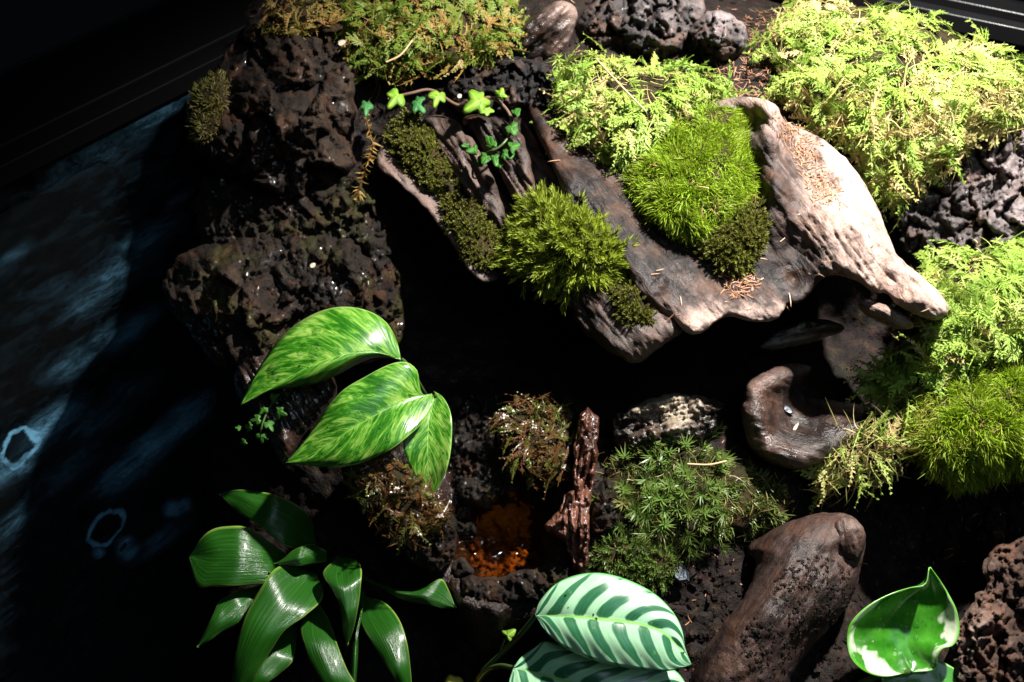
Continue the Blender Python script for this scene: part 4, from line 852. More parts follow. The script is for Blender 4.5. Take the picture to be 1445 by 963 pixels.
t_, r = clump('feather_moss', 'lush feather moss bank below charred bark, against the driftwood finger',
    [(1300, 372), (1340, 362), (1400, 358), (1470, 350), (1500, 420), (1500, 520), (1440, 510), (1390, 520), (1330, 545), (1290, 565), (1255, 570), (1238, 545), (1275, 505), (1310, 470), (1330, 440), (1310, 400)],
    [(1310, 385, 1.8), (1380, 380, 2.0), (1470, 380, 2.0), (1350, 430, 3.2), (1420, 440, 3.4), (1480, 480, 2.8), (1340, 500, 2.8), (1400, 500, 2.8), (1270, 545, 1.2)], 68, drop=1.2, thick=2.2, rnd=38, amp=.4)
tangle(r, 420, 7, 26, .2, fronds(r, 460, 50, 16, 11, 68, .74, .10, lift=.5, outward=.4)).build('fronds', M['feather'], t_)
t_, r = clump('cushion_moss', 'velvety green cushion moss slumped below the lush feather moss bank',
    [(1268, 600), (1285, 570), (1320, 545), (1365, 520), (1420, 500), (1480, 495), (1500, 560), (1490, 650), (1440, 680), (1400, 665), (1370, 690), (1330, 685), (1300, 660), (1275, 635)],
    [(1290, 600, 2.0), (1340, 550, 2.8), (1440, 520, 3.2), (1380, 590, 3.6), (1460, 600, 3.4), (1340, 640, 2.8), (1420, 650, 2.4), (1370, 680, 1.4)], 69, drop=1.3, thick=2.2, rnd=46, amp=.35)
a = cushion(r, 28000, 13, 1.2, 1.0, 69, .62)
tangle({k_: (v[r['q'][:, 0] < 1330] if k_ != 'obj' else v) for k_, v in r.items()}, 420, 8, 16, .03, a); a.build('leaves', M['cushion'], t_); litter_on(r, 26, t_)
t_, r = clump('straggling_moss', 'straggling pale moss strands spilling round the lower end of the bent root',
    [(1140, 660), (1165, 635), (1200, 622), (1240, 590), (1265, 585), (1285, 620), (1275, 650), (1235, 672), (1190, 692), (1155, 690)],
    [(1160, 660, -.2), (1210, 640, .6), (1260, 610, 1.2), (1250, 650, .6), (1190, 680, -.4)], 70, drop=.7, thick=1.2, rnd=18)
a = fronds(r, 60, 46, 8, 10, 70, .55, .15, outward=1.0, lift=.4); fronds(r, 45, 40, 7, 9, 71, .12, 1.0, a, outward=.6); tangle(r, 260, 9, 34, .1, a).build('fronds', M['feather'], t_)
t_, r = clump('feather_moss', 'small feather moss sprig reaching left above the bent root opening',
    [(1225, 530), (1245, 512), (1285, 500), (1300, 520), (1290, 555), (1255, 565), (1235, 555)], [(1240, 530, .6), (1270, 520, 1.0), (1285, 545, 1.0), (1250, 550, .6)], 72, drop=.6, thick=1.2, rnd=14)
fronds(r, 70, 44, 9, 10, 72, .6, .1, outward=1.0).build('fronds', M['feather'], t_)
t_, r = clump('haircap_moss', 'dark green starry haircap moss bed left of the driftwood stub',
    [(850, 660), (880, 640), (930, 628), (990, 630), (1040, 645), (1080, 675), (1110, 695), (1112, 730), (1080, 748), (1040, 755), (990, 750), (950, 770), (900, 775), (868, 735), (855, 700)],
    [(870, 665, -.4), (930, 640, -.3), (1000, 650, -.3), (1080, 700, -.3), (1050, 740, -.6), (960, 700, -.2), (900, 740, -.4), (1000, 720, -.2)], 73, drop=.8, thick=1.5, rnd=30)
rl = {k_: (v[(perlin(np.c_[r['q'] / 26, r['q'][:, 0] * 0], 73) > -.12) & (r['q'][:, 0] < 1020)] if k_ != 'obj' else v) for k_, v in r.items()}
rr_ = {k_: (v[(perlin(np.c_[r['q'] / 22, r['q'][:, 0] * 0], 74) > -.10)] if k_ != 'obj' else v) for k_, v in r.items()}
a = shoots(rl, 115, 22, 20, 17, 1.7, 1.6, 73, .55, tilt=.6, from_t=.6)
cushion(rr_, 7500, 10, 1.4, 1.2, 74, .5, a); tangle(r, 160, 10, 18, .05, a).build('leaves', M['hair'], t_)
t_, r = clump('cushion_moss', 'thin ragged green moss ahead of the haircap bed, beside the striped leaf',
    [(832, 800), (850, 772), (880, 765), (930, 772), (955, 790), (945, 815), (925, 835), (880, 830), (840, 815)], [(850, 790, -.6), (890, 790, -.4), (940, 800, -.7), (900, 820, -.8)], 75, drop=.5, thick=1.2, rnd=18)
a = shoots(r, 420, 12, 12, 6, 1.5, .9, 75, .5); a.build('leaves', M['hair'], t_)
t_, r = clump('wet_moss', 'rusty wet moss mat on the glossy stone over the pool',
    [(498, 660), (520, 632), (545, 645), (575, 672), (605, 700), (622, 728), (612, 750), (585, 765), (562, 762), (540, 735), (510, 700)], [(515, 660, 1.6), (550, 670, 1.7), (590, 710, 1.4), (600, 745, .9), (550, 720, 1.3)], 76, drop=.5, thick=1.0, rnd=16, step=3)
a = fronds(r, 210, 24, 6, 9, 76, .2, .5, lift=.7, wd=1.2); fronds(r, 70, 26, 6, 9, 77, .8, .0, a, lift=.7, wd=1.2, outward=.6).build('fronds', M['wetmoss'], t_)
t_, r = clump('wet_moss', 'rusty green wet moss growing behind the pool, left of the bark shard',
    [(708, 590), (735, 570), (770, 575), (805, 590), (808, 640), (800, 672), (770, 680), (735, 660), (715, 630)], [(725, 595, -.4), (770, 590, -.2), (795, 640, 0), (750, 640, .1)], 78, drop=.6, thick=1.4, rnd=18, step=3)
a = fronds(r, 170, 28, 6, 9, 78, .25, .35, lift=.7, wd=1.2); fronds(r, 60, 30, 6, 9, 79, .9, 0, a, lift=.8, wd=1.3).build('fronds', M['wetmoss'], t_)
t_, r = clump('rusty_moss', 'rusty moss tuft clinging to the left flank of the knobbly rock',
    [(262, 150), (280, 120), (310, 95), (322, 110), (318, 150), (315, 185), (295, 205), (272, 195)], [(275, 160, 2.0), (300, 130, 2.4), (300, 180, 2.2), (285, 150, 2.2)], 80, drop=.6, thick=1.2, rnd=18, step=3)
cushion(r, 2600, 7, 1.4, .9, 80, .12).build('leaves', M['olive'], t_)
t_, r = clump('rusty_moss', 'rust brown dried moss tuft on top of the knobbly rock beside the rim',
    [(375, 30), (395, 5), (440, -5), (475, 10), (490, 40), (460, 50), (420, 45), (390, 48)], [(390, 30, 2.3), (430, 15, 2.6), (470, 30, 2.6), (420, 40, 2.6)], 81, drop=.6, thick=1.2, rnd=18, step=3)
fronds(r, 110, 26, 6, 9, 81, .1, .8, lift=.6, wd=1.2).build('fronds', M['feather_shaded'], t_)
# the dead strand that hangs beside the rock
def strand(name, label, pts, hs, mat, n_side=60, tint=.1, L=9, group=None):
    c = spline(pts, 60); h = np.interp(np.linspace(0, 1, 60), np.linspace(0, 1, len(hs)), hs); X = P(c[:, 0], c[:, 1], h)
    a = Acc(); T = unit(np.gradient(X, axis=0)); D = T[:-1]; Ls = np.linalg.norm(np.diff(X, axis=0), axis=1)
    a.blades(X[:-1], D, unit(np.cross(D, NRM)), Ls * 1.5, 2.0 * PXM, D * 0, np.full(59, tint), 1); a.blades(X[:-1], D, np.tile(NRM, (59, 1)), Ls * 1.5, 2.0 * PXM, D * 0, np.full(59, tint), 1)
    i = RNG.integers(0, 59, n_side); Sd = unit(np.cross(T[i], NRM)) * RNG.choice([-1, 1], n_side)[:, None]
    d = unit(T[i] * .5 + Sd + RNG.normal(0, .4, Sd.shape)); a.blades(X[i], d, side_of(d), L * PXM * RNG.uniform(.4, 1.2, n_side), 2.2 * PXM, RNG.normal(0, .35, d.shape), tint + RNG.normal(0, .1, n_side), 3)
    o = a.build(name, mat, None, None); return finish(o, label, 'moss', group)
strand('moss_strand', 'dried orange brown moss strand dangling beside the knobbly rock', [(512, 150), (520, 180), (526, 205), (518, 232), (510, 255), (502, 285)], [1.6, 1.9, 2.0, 1.8, 1.2, .8], M['feather_shaded'], 120, .05, 11)
strand('moss_strand', 'bleached moss strand drooping from the bright mound onto charred bark', [(1370, 190), (1362, 215), (1345, 235), (1325, 250), (1305, 255)], [2.6, 2.2, 2.0, 1.8, 1.7], M['feather'], 80, .1, 9)
strand('moss_strand', 'thin green moss strand climbing past the root stub', [(785, 75), (790, 95), (792, 120), (800, 140)], [2.4, 2.2, 2.4, 2.7], M['feather'], 130, .7, 12)

# ------------------------------------------------------------------ leaves
def leaf(name, mat, parent, Lf, Rt, Mid, hM, eL=(0, .0), eR=(0, .0), nu=44, nv=8, ripple=0.0, seed=0, thick=.0004, cup=0.0):
    """a blade between two edges; heights in cm along the midrib hM and extra height of the edges eL, eR"""
    l, r_, m = spline(Lf, nu), spline(Rt, nu), spline(Mid, nu); u = np.linspace(0, 1, nu)
    f = lambda a: np.interp(u, np.linspace(0, 1, len(a)), a)
    hm, hl, hr = f(hM), f(eL), f(eR)
    k_ = np.array([.25, .5, .25])
    for arr in (hm, hl, hr):
        for _ in range(6): arr[1:-1] = np.convolve(arr, k_, 'same')[1:-1]
    vs_ = np.linspace(-1, 1, 2 * nv + 1); V = []; UV = []
    for v in vs_:
        e = l if v < 0 else r_; he = hl if v < 0 else hr; a = abs(v)
        q = m + (e - m) * a; h = hm + he * a ** 1.6 + cup * np.sin(a * math.pi) * np.sin(u * math.pi)
        if ripple: h = h + ripple * a * a * np.sin(u * 17 + seed + (2 if v < 0 else 0)) + ripple * .6 * perlin(np.c_[u * 6, np.full(nu, v * 2), np.full(nu, seed * 1.0)], 3)
        V.append(P(q[:, 0], q[:, 1], h)); UV.append(np.c_[u, np.full(nu, v)])
    V = np.vstack(V); UV = np.vstack(UV); I = np.arange(len(V)).reshape(len(vs_), nu)
    F = np.stack([I[:-1, :-1], I[:-1, 1:], I[1:, 1:], I[1:, :-1]], -1).reshape(-1, 4)
    nm = np.cross(V[F[:, 1]] - V[F[:, 0]], V[F[:, 3]] - V[F[:, 0]]).sum(0)
    if nm @ (CAM - V.mean(0)) < 0: F = F[:, ::-1]
    o = make_mesh(name, V, F, mat, parent, uv=UV)
    s = o.modifiers.new('thickness', 'SOLIDIFY'); s.thickness = thick; s.offset = -1
    return o, V.reshape(len(vs_), nu, 3)
def tube(name, pts, hs, rad, mat, parent, n=30, world=None):
    if world is None:
        c = spline(pts, n); h = np.interp(np.linspace(0, 1, n), np.linspace(0, 1, len(hs)), hs); X = P(c[:, 0], c[:, 1], h)
    else: X = spline(world, n)
    T = unit(np.gradient(X, axis=0)); a = unit(np.cross(T, np.array([.3, .2, .9]))); b = np.cross(T, a); k = 7; V = []
    R = np.interp(np.linspace(0, 1, n), np.linspace(0, 1, len(rad)), rad) if np.ndim(rad) else np.full(n, rad)
    for j in range(k):
        th = j / k * 2 * math.pi; V.append(X + (a * math.cos(th) + b * math.sin(th)) * R[:, None] * .001)
    V = np.stack(V, 1).reshape(-1, 3); F = []
    for i in range(n - 1):
        for j in range(k): F.append([i * k + j, i * k + (j + 1) % k, (i + 1) * k + (j + 1) % k, (i + 1) * k + j])
    return make_mesh(name, V, F, mat, parent)
def drop(parent, p, nrm, r):
    n = 10; V = [p + nrm * r * .55]; F = []
    x = unit(np.cross(nrm, [.3, .8, .1])); y = np.cross(nrm, x); wob = RNG.uniform(.75, 1.3, n)
    for ring, (rr, hh) in enumerate(((.55, .45), (.9, .2), (1.0, -.05))):
        for j in range(n):
            a = j / n * 2 * math.pi; V.append(p + (x * math.cos(a) + y * math.sin(a)) * r * rr * wob[j] + nrm * r * hh)
    for j in range(n):
        k = (j + 1) % n; F.append([0, 1 + j, 1 + k])
        for q in (1, 11): F += [[q + j, q + 10 + j, q + 10 + k], [q + j, q + 10 + k, q + k]]
    return make_mesh('water_drop', V, F, M['drop'], parent)
def drops(parent, grid, n, rmin=.0006, rmax=.0018, box=(0, 1, 0, 1)):
    nv, nu = grid.shape[:2]
    for _ in range(n):
        i = int(RNG.uniform(box[0], box[1]) * (nv - 3)) + 1; j = int(RNG.uniform(box[2], box[3]) * (nu - 4)) + 2
        nr = unit(np.cross(grid[i, j + 1] - grid[i, j], grid[i + 1, j] - grid[i, j])); nr = nr * np.sign(nr @ (CAM - grid[i, j]))
        drop(parent, grid[i, j], nr, RNG.uniform(rmin, rmax))

pothos = thing('marbled_pothos', 'pothos with three marbled light and dark green heart shaped leaves', 'plant', base_at(600, 540, -4))
o1, g1 = leaf('leaf', M['pothos'], pothos, [(566, 506), (560, 482), (546, 456), (520, 439), (485, 433), (450, 440), (415, 460), (385, 490), (362, 525), (350, 550), (340, 572)],
     [(566, 508), (552, 506), (530, 505), (505, 514), (475, 530), (445, 542), (415, 547), (390, 550), (365, 558), (340, 572)], [(566, 507), (530, 497), (490, 500), (450, 512), (410, 532), (375, 552), (340, 572)],
     [2.6, 3.3, 3.5, 3.3, 2.9, 2.4], (0, -.5, -.7, -.5, 0), (0, -.9, -.8, -.3, 0), ripple=.06, seed=1, cup=.15)
drops(o1, g1, 26, .0004, .0010); drops(o1, g1, 14, .001, .0024, (.1, .5, .45, .8))
o2, g2 = leaf('leaf', M['pothos'], pothos, [(610, 557), (596, 556), (592, 540), (588, 522), (572, 511), (548, 515), (515, 532), (485, 550), (462, 575), (440, 608), (420, 635), (403, 653)],
     [(610, 557), (612, 566), (600, 592), (580, 612), (552, 634), (530, 645), (505, 655), (475, 660), (440, 658), (403, 653)], [(610, 557), (580, 562), (545, 578), (505, 600), (465, 626), (430, 646), (403, 653)],
     [2.0, 2.5, 2.7, 2.6, 2.2, 1.8], (0, .25, .2, .0, 0), (0, .35, .1, -.3, 0), ripple=.08, seed=2, cup=.2)
drops(o2, g2, 34, .0004, .0011)
o3, g3 = leaf('leaf', M['pothos'], pothos, [(611, 555), (603, 585), (585, 605), (569, 620), (573, 645), (586, 672), (607, 703)], [(612, 552), (626, 562), (636, 585), (637, 620), (632, 655), (621, 685), (607, 703)], [(612, 556), (606, 590), (604, 630), (605, 670), (607, 703)],
     [1.6, 1.8, 1.8, 1.5, .9], (0, .1, 0, 0), (0, .35, .3, 0), ripple=.04, seed=3)
drops(o3, g3, 10, .0004, .0008)
tube('stem', [(611, 556), (617, 562), (622, 580), (625, 600)], [1.9, 1.0, -.5, -3.5], .9, M['stem'], pothos)
tube('stem', [(566, 507), (572, 512), (585, 530), (610, 575)], [2.5, 1.9, .5, -3.5], .9, M['stem'], pothos)

dra = thing('dracaena', 'rosette plant with broad glossy dark green strap leaves', 'plant', base_at(455, 810, -6.5))
DR = [  # left edge, right edge, midrib, heights
    ([(445, 745), (425, 717), (390, 699), (350, 692), (328, 692), (309, 697)], [(445, 775), (425, 776), (398, 768), (365, 741), (333, 722), (309, 697)], [(447, 770), (420, 750), (385, 728), (345, 706), (309, 697)], [-3.0, -1.4, -.8, -1.2, -2.2]),
    ([(412, 788), (385, 768), (350, 745), (320, 743), (298, 748), (282, 762), (267, 786)], [(412, 792), (388, 812), (385, 822), (340, 827), (300, 828), (278, 826), (267, 786)], [(412, 790), (380, 790), (340, 786), (300, 786), (267, 786)], [-2.8, -1.3, -.6, -.9, -1.9]),
    ([(462, 778), (440, 768), (415, 776), (400, 788), (387, 796)], [(462, 792), (440, 796), (420, 799), (405, 798), (387, 796)], [(462, 785), (430, 786), (387, 796)], [-1.8, -.4, -1.0]),
    ([(375, 825), (345, 832), (312, 846), (300, 868), (288, 892), (279, 914)], [(378, 830), (360, 855), (335, 880), (312, 893), (295, 905), (279, 914)], [(377, 827), (340, 852), (305, 882), (279, 914)], [-3.0, -1.5, -1.2, -1.8]),
    ([(440, 806), (412, 798), (388, 803), (365, 835), (346, 870), (334, 910), (327, 960), (326, 1000)], [(446, 808), (456, 842), (432, 868), (402, 890), (382, 920), (358, 958), (326, 1000)], [(443, 806), (415, 840), (385, 880), (352, 935), (326, 1000)], [-2.2, -.2, .2, -.4, -1.5]),
    ([(420, 880), (395, 888), (370, 918), (352, 950), (338, 990)], [(422, 882), (416, 920), (412, 935), (390, 955), (338, 990)], [(421, 881), (395, 915), (370, 950), (338, 990)], [-3.0, -1.3, -.9, -1.4]),
    ([(480, 785), (456, 808), (470, 834), (480, 858), (484, 890), (489, 912)], [(484, 785), (508, 796), (509, 830), (504, 865), (498, 892), (489, 912)], [(482, 786), (485, 825), (490, 868), (489, 912)], [-1.6, .3, .2, -1.2]),
    ([(508, 835), (507, 870), (498, 905), (494, 950), (500, 1000)], [(512, 832), (515, 850), (507, 880), (505, 930), (500, 1000)], [(510, 833), (511, 862), (502, 910), (500, 1000)], [-2.4, -1.0, -.6, -1.0]),
    ([(448, 850), (425, 880), (430, 912), (442, 942), (462, 972), (490, 1005)], [(450, 850), (466, 880), (478, 915), (490, 945), (505, 975), (490, 1005)], [(449, 850), (450, 895), (466, 945), (490, 1005)], [-2.4, -.5, -.2, -1.0]),
    ([(512, 842), (508, 875), (528, 912), (548, 945), (562, 970), (582, 1000)], [(515, 842), (542, 850), (562, 872), (574, 905), (580, 950), (582, 1000)], [(513, 842), (530, 872), (555, 920), (582, 1000)], [-2.4, -.5, -.1, -1.2]),
    ([(515, 815), (545, 826), (575, 834), (600, 828), (622, 817), (632, 830), (643, 858)], [(515, 818), (540, 832), (572, 848), (605, 854), (625, 859), (643, 858)], [(515, 816), (560, 835), (605, 842), (643, 858)], [-2.6, -1.2, -.6, -1.3]),
]
for i, (a_, b_, m_, h_) in enumerate(DR):
    leaf('leaf', M['dracaena'], dra, a_, b_, m_, h_, (0, -.35, -.3, 0), (0, -.25, -.35, 0), ripple=.07, seed=10 + i, thick=.0006, nu=40)
    q0 = m_[0]; tube('leaf_base', [q0, ((q0[0] + 455) / 2, (q0[1] + 805) / 2), (457, 812)], [h_[0], h_[0] - 1.2, -6.0], (1.6, 1.9, 2.2), M['stem'], dra, 14)

cal = thing('calathea', 'calathea with two pale mint leaves striped dark green', 'plant', base_at(690, 960, -5))
o, g = leaf('leaf', M['calathea'], cal, [(755, 869), (762, 848), (782, 826), (812, 812), (850, 809), (890, 820), (925, 839), (950, 864), (963, 890), (967, 915), (976, 938)],
     [(755, 869), (764, 884), (782, 904), (812, 922), (850, 936), (900, 945), (945, 947), (976, 938)], [(755, 869), (800, 870), (850, 874), (900, 880), (935, 892), (958, 914), (976, 938)],
     [1.6, 2.3, 2.6, 2.7, 2.6, 2.2], (0, -.25, -.35, -.2, 0), (0, -.35, -.4, -.3, 0), ripple=.03, seed=30, cup=.18, nu=60, nv=12)
drops(o, g, 5, .0004, .0008); oc, gc = o, g
o, g = leaf('leaf', M['calathea'], cal, [(724, 943), (735, 928), (755, 913), (772, 905), (810, 918), (860, 930), (915, 938), (950, 945), (968, 965), (985, 1000)],
     [(724, 943), (718, 970), (740, 1005), (790, 1035), (860, 1050), (930, 1040), (985, 1000)], [(724, 943), (770, 953), (830, 970), (900, 988), (985, 1000)],
     [.4, .9, 1.2, 1.2, .8], (0, -.15, -.2, -.1, 0), (0, -.3, -.4, -.3, 0), ripple=.03, seed=31, cup=.15, nu=60, nv=12)
tube('petiole', [(756, 869), (735, 895), (705, 925), (680, 950), (660, 985)], [1.6, .4, -1.6, -3, -5], 1.1, M['stem'], cal)
tube('petiole', [(725, 943), (705, 940), (685, 950), (662, 985)], [.4, -1.0, -3, -5], 1.1, M['stem'], cal)

nj = thing('white_splashed_pothos', 'green pothos with white splashed curled leaf beside the driftwood stub', 'plant', base_at(1290, 960, -3.4))
o, g = leaf('leaf', M['njoy'], nj, [(1285, 948), (1250, 955), (1222, 948), (1202, 930), (1196, 905), (1200, 882), (1220, 860), (1250, 842), (1282, 831), (1306, 826), (1312, 801)],
     [(1287, 948), (1318, 945), (1322, 928), (1330, 915), (1345, 910), (1353, 892), (1350, 865), (1340, 843), (1326, 820), (1312, 801)], [(1286, 948), (1275, 920), (1270, 890), (1280, 862), (1298, 838), (1312, 801)],
     [.0, -.2, -.1, .3, .7, 1.6], (0, .9, 1.1, .8, .2), (0, 1.1, 1.3, .8, .1), ripple=.08, seed=40, cup=-.2, nu=50, nv=12)
drops(o, g, 22, .0005, .0015, (.15, .85, .2, .8))
leaf('leaf', M['njoy'], nj, [(1250, 940), (1275, 928), (1310, 925), (1350, 945), (1390, 970), (1420, 1000)], [(1248, 945), (1245, 965), (1270, 990), (1320, 1005), (1370, 1005), (1420, 1000)], [(1249, 942), (1290, 955), (1350, 975), (1420, 1000)], [-.5, -.2, -.2, -.6], ripple=.05, seed=41)
tube('stem', [(1286, 948), (1240, 955), (1200, 975), (1180, 1010)], [0, -.6, -1.2, -1.6], 1.4, M['stem'], nj)

# ------------------------------------------------------------------ ivy and small creepers
def lobed(name, mat, parent, c, size, ang, h, tilt=(0, 0), lobes=5, seed=0):
    """a small palmate leaf about c (px), size in px"""
    n = 40; th = np.linspace(-math.pi, math.pi, n, endpoint=False)
    rr = .80 + .20 * np.cos(lobes * th) * (.6 + .4 * np.cos(th)) ; rr = rr * (1 - .42 * np.exp(-((np.abs(th) - math.pi) / .5) ** 2)) * (.82 + .25 * np.cos(th)) * (1 + .10 * np.cos(2 * th + seed * 1.9) + .06 * np.sin(7 * th + seed))
    rr *= 1 + .08 * np.sin(th * 3 + seed)
    V = []; UV = []; rings = (.0, .35, .7, 1.0); F = []
    for k, r_ in enumerate(rings):
        for t_h, r0 in zip(th, rr):
            x, y = r_ * r0 * math.cos(t_h), r_ * r0 * math.sin(t_h)
            X = x * math.cos(ang) - y * math.sin(ang); Y = x * math.sin(ang) + y * math.cos(ang)
            hh = h + tilt[0] * x + tilt[1] * y - .22 * r_ * r_ * size / 22 + .10 * abs(y) * size / 22
            V.append(P(c[0] + X * size, c[1] + Y * size, hh)); UV.append((x, abs(y)))
    for k in range(3):
        for j in range(n): a_, b_ = k * n + j, k * n + (j + 1) % n; F.append([a_, b_, b_ + n, a_ + n])
    o = make_mesh(name, V, F, mat, parent, uv=UV)
    s = o.modifiers.new('thickness', 'SOLIDIFY'); s.thickness = .0003; s.offset = -1
    return o
ivy = thing('ivy_vine', 'small ivy vine with yellow green lobed leaves creeping over black soil', 'plant', base_at(640, 150, 1.2))
tube('stem', [(548, 140), (580, 132), (610, 128), (650, 150), (690, 138), (715, 155), (728, 185)], [2.0, 2.2, 2.2, 2.4, 2.7, 2.8, 3.0], .8, M['vine'], ivy, 40)
for c, s, a_, h_, m_, k in (((560, 136), 20, 2.2, 2.9, 'ivy', 1), ((618, 135), 17, 1.9, 2.9, 'ivy', 2), ((678, 142), 26, 2.6, 3.3, 'ivy', 3), ((706, 136), 12, -1.2, 3.2, 'ivy', 4), ((687, 155), 11, 1.5, 3.1, 'ivy', 5), ((588, 145), 17, .8, 2.5, 'ivydark', 6), ((517, 148), 14, 1.6, 2.2, 'ivydark', 7)):
    lobed('leaf', M[m_], ivy, c, s, a_, h_, (.15, .1), 5, k)
fig = thing('creeping_fig', 'cluster of small dark green leaves sprouting between driftwood splinters', 'plant', base_at(700, 215, 2.0))
for c, s, a_, h_ in (((693, 205), 17, -1.9, 4.0), ((686, 222), 15, 2.2, 4.0), ((670, 212), 14, 3.0, 3.8), ((712, 218), 17, .2, 4.0), ((722, 208), 15, -.3, 4.1), ((698, 222), 13, 1.3, 4.1), ((680, 228), 12, 2.0, 3.6), ((721, 180), 18, .9, 3.7), ((727, 160), 12, -1, 3.6), ((704, 230), 11, 1.8, 3.7), ((660, 207), 10, 3.4, 3.4)):
    lobed('leaf', M['fig'], fig, c, s * .8, a_, h_, (RNG.uniform(-.3, .3), RNG.uniform(-.3, .3)), 3, s)
tube('stem', [(721, 165), (722, 185), (708, 205), (690, 215), (676, 222)], [3.2, 3.3, 3.5, 3.4, 2.4], .6, M['stem'], fig)
fig = thing('creeping_fig', 'sprig of tiny green leaves under the tip of the upper pothos leaf', 'plant', base_at(375, 600, -.5))
for c, s, a_, h_ in (((385, 563), 14, -.6, 2.3), ((392, 582), 16, .4, 2.3), ((373, 577), 13, 2.2, 2.2), ((364, 592), 14, 2.9, 2.2), ((378, 598), 14, 1.0, 2.3), ((353, 603), 11, 3.3, 2.0), ((370, 615), 15, 1.7, 2.1), ((345, 624), 9, 2.8, 1.8), ((338, 604), 7, 3.2, 1.8), ((415, 555), 5, .2, 2.0)):
    lobed('leaf', M['fig'], fig, c, s * .8, a_, h_, (RNG.uniform(-.3, .3), RNG.uniform(-.3, .3)), 5, s)
tube('stem', [(390, 560), (378, 580), (370, 600), (366, 622)], [1.6, 1.8, 1.8, 1.5], .5, M['stem'], fig)
sp = thing('seedling', 'lone tiny green leaf on a thin stalk beside the calathea petioles', 'plant', base_at(690, 945, -4.0))
lobed('leaf', M['ivy'], sp, (716, 897), 13, -.6, -1.5, (.1, .1), 3, 2); tube('stem', [(712, 902), (705, 920), (695, 945)], [-1.6, -2.2, -4.2], .5, M['stem'], sp)
yl = thing('fallen_leaf', 'pale yellow fallen leaf between calathea and dracaena', 'leaf', base_at(635, 968, -4.4))
lobed('leaf_blade', M['yellow'], yl, (634, 968), 24, .3, -3.4, (.1, .1), 1, 2)

# ------------------------------------------------------------------ crumbs, chips and fibres
def chips(n, r, name, mat, parent, size=(2, 6), keep=None, seed=0, flat=.35, lift=.3):
    ok = np.arange(len(r['q'])) if keep is None else np.where(keep(r['q']))[0]
    i = RNG.choice(ok, n); p = r['p'][i]; nn = r['n'][i]; V = []; F = []
    tx = unit(np.cross(nn, RNG.normal(0, 1, nn.shape))); ty = np.cross(nn, tx); cube = np.array([[-1, -1], [1, -1], [1, 1], [-1, 1]])
    for k in range(n):
        s = RNG.uniform(*size) * PXM * .5; ar = RNG.uniform(.4, 1.0); rot = unit(nn[k] + RNG.normal(0, .35, 3)); x = unit(np.cross(rot, ty[k])); y = np.cross(rot, x)
        b = len(V)
        for z, sc_ in ((-.5, 1), (.5, .8)):
            for c in cube * (1 + RNG.normal(0, .22, (4, 2))): V.append(p[k] + nn[k] * s * lift + x * c[0] * s * sc_ + y * c[1] * s * ar * sc_ + rot * z * s * flat * 2)
        F += [[b, b + 3, b + 2, b + 1], [b + 4, b + 5, b + 6, b + 7]] + [[b + j, b + (j + 1) % 4, b + 4 + (j + 1) % 4, b + 4 + j] for j in range(4)]
    return make_mesh(name, np.array(V), np.array(F), mat, parent, smooth=False)
def fibres(n, r, name, mat, parent, L=14, keep=None, tint=.4, wd=1.3):
    ok = np.arange(len(r['q'])) if keep is None else np.where(keep(r['q']))[0]
    i = RNG.choice(ok, n); p, nn = r['p'][i] + r['n'][i] * PXM * 1.5, r['n'][i]
    T = RNG.normal(0, 1, p.shape); T = unit(T - nn * (T * nn).sum(1, keepdims=True) + nn * RNG.normal(.08, .12, n)[:, None]); a = Acc()
    a.blades(p, T, unit(np.cross(T, nn)), L * PXM * RNG.uniform(.3, 1.3, n), wd * PXM, RNG.normal(0, .18, p.shape), tint + RNG.normal(0, .28, n), 3, (1, 1, .8))
    return a.build(name, mat, parent)
near = lambda x, y, rx, ry: (lambda q: ((q[:, 0] - x) / rx) ** 2 + ((q[:, 1] - y) / ry) ** 2 < 1)
fibres(420, TR, 'coir_fibre', M['fibre'], log, 9, lambda q: (np.abs((q[:, 0] - 1112) - (q[:, 1] - 170) * .48) + 16 * perlin(np.c_[q / 14, q[:, 0] * 0], 5) < 19) & (q[:, 1] < 290) & (q[:, 1] > 165), .3)
fibres(120, TR, 'coir_fibre', M['fibre'], log, 12, near(1045, 400, 26, 22), .1)
fibres(60, TR, 'coir_fibre', M['fibre'], log, 13, lambda q: q[:, 0] > 780, .7, 1.1)
def grid_r(g):
    nr = np.cross(np.gradient(g, axis=1), np.gradient(g, axis=0)); nr = unit(nr); nr = nr * np.sign((nr * (CAM - g)).sum(-1))[..., None]
    return dict(p=g[2:-2, 3:-3].reshape(-1, 3), n=nr[2:-2, 3:-3].reshape(-1, 3), q=g[2:-2, 3:-3, :2].reshape(-1, 2))
for o_, g_, n_ in ((o1, g1, 6), (o2, g2, 7), (oc, gc, 6)):
    k_ = chips(n_, grid_r(g_), 'dirt', M['soil'], o_, (1, 3.2), flat=.5, lift=.2); k_['kind'] = 'stuff'
soil_front = lambda q: (q[:, 0] > 850) & (q[:, 1] > 740) | ((q[:, 0] > 1150) & (q[:, 1] > 640))
o = chips(2600, bank, 'soil_crumbs', M['grit'], None, (2, 7), soil_front); finish(o, 'loose crumbs of brown bark litter around the driftwood stub', 'litter', None, 'stuff')
o = chips(900, bank, 'bark_litter', M['soil'], None, (5, 14), lambda q: (q[:, 1] < 160) | soil_front(q)); finish(o, 'black bark litter strewn across the soil', 'litter', None, 'stuff')
o = fibres(700, bank, 'coir_mulch', M['fibre'], None, 13, lambda q: (np.hypot(q[:, 0] - 1075, (q[:, 1] - 95) * .8) < 62), .1, .9); finish(o, 'rust coloured coir mulch between round stone and bright feather moss', 'mulch', None, 'stuff')
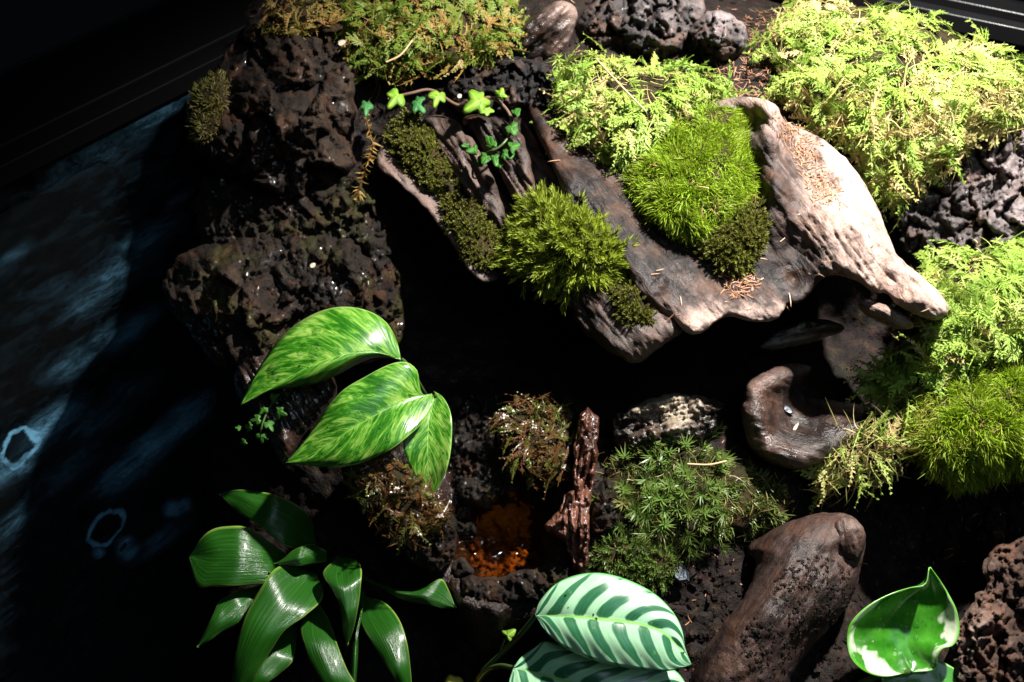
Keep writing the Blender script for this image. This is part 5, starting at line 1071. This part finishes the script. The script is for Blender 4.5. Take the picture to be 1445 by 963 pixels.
o = fibres(420, bank, 'root_fibres', M['fibre'], None, 12, lambda q: (q[:, 1] > 600) & (q[:, 0] > 860) | (q[:, 1] < 140), .3); finish(o, 'fine brown root fibres scattered over the soil', 'litter', None, 'stuff')
cr = chips(700, STUB, 'soil_crumbs', M['soil'], STUB['obj'], (1.5, 5), lambda q: (perlin(np.c_[q / 16, q[:, 0] * 0], 9) > -.05) & ((((q[:, 0] - 1150) / 60) ** 2 + ((q[:, 1] - 840) / 55) ** 2 < 1) | (((q[:, 0] - 1090) / 45) ** 2 + ((q[:, 1] - 910) / 45) ** 2 < 1)), lift=.1); cr['kind'] = 'stuff'
def pebble(name, label, cat, c, s, h, mat, ar=.7, th=.3, rot=0.0):
    ico = []; V = []; n = 9
    for z, r_ in ((-th, .8), (0, 1.0), (th, .72)):
        for j in range(n):
            a_ = j / n * 6.283; k = r_ * (1 + .18 * math.sin(j * 5.1 + s)); x, y = math.cos(a_) * k, math.sin(a_) * k * ar
            X, Y = x * math.cos(rot) - y * math.sin(rot), x * math.sin(rot) + y * math.cos(rot)
            V.append(P(c[0] + X * s, c[1] + Y * s, h + z * s * PXCM))
    F = []
    for k in (0, n):
        for j in range(n): a_, b_ = k + j, k + (j + 1) % n; F += [[a_, b_, b_ + n], [a_, b_ + n, a_ + n]]
    for j in range(1, n - 1): F += [[2 * n, 2 * n + j, 2 * n + j + 1], [0, j + 1, j]]
    return finish(make_mesh(name, V, F, mat, None, smooth=False), label, cat)
pebble('slate_chip', 'blue grey slate chip standing in soil near the striped leaf', 'stone', (960, 809), 17, -1.0, M['slate'], .6, .35, 1.2)
pebble('slate_chip', 'small slate chip lying in the hollow of the bent root', 'stone', (1112, 579), 8, -.5, M['slate'], .6, .4, .5)
pebble('white_seed', 'tiny cream husk resting inside the bent root', 'husk', (1122, 605), 9, -.12, M['pale'], .3, .3, -1.1)
pebble('snail_shell', 'tiny cream snail shell on top of the knobbly rock', 'shell', (482, 61), 6, 3.1, M['pale'], .9, .7)
pebble('white_grit', 'bright white grit speck on the brown rock behind the pothos', 'grit', (441, 375), 5, 2.6, M['pale'], .8, .5)
pebble('white_grit', 'white grit speck in black soil between two ivy leaves', 'grit', (648, 136), 4, 1.9, M['pale'], .8, .5)
def twig(label, pts, hs, rad=.45):
    o = tube('twig', pts, hs, rad, M['twig'], None, 16); return finish(o, label, 'twig')
t = NT('pale_dry_twig'); M['twig'] = t.done(t.bsdf((.42, .26, .14), .6))
twig('thin straw coloured twig lying across the feather moss behind the driftwood ridge', [(842, 84), (875, 120), (912, 158)], [4.4, 4.6, 4.4])
twig('straight pale twig lying on the starry haircap moss', [(970, 655), (1000, 656), (1025, 651)], [1.6, 1.6, 1.5])
twig('curved straw twig lying against the dim moss by the ivy', [(545, 88), (565, 78), (582, 57)], [3.2, 3.3, 3.4])
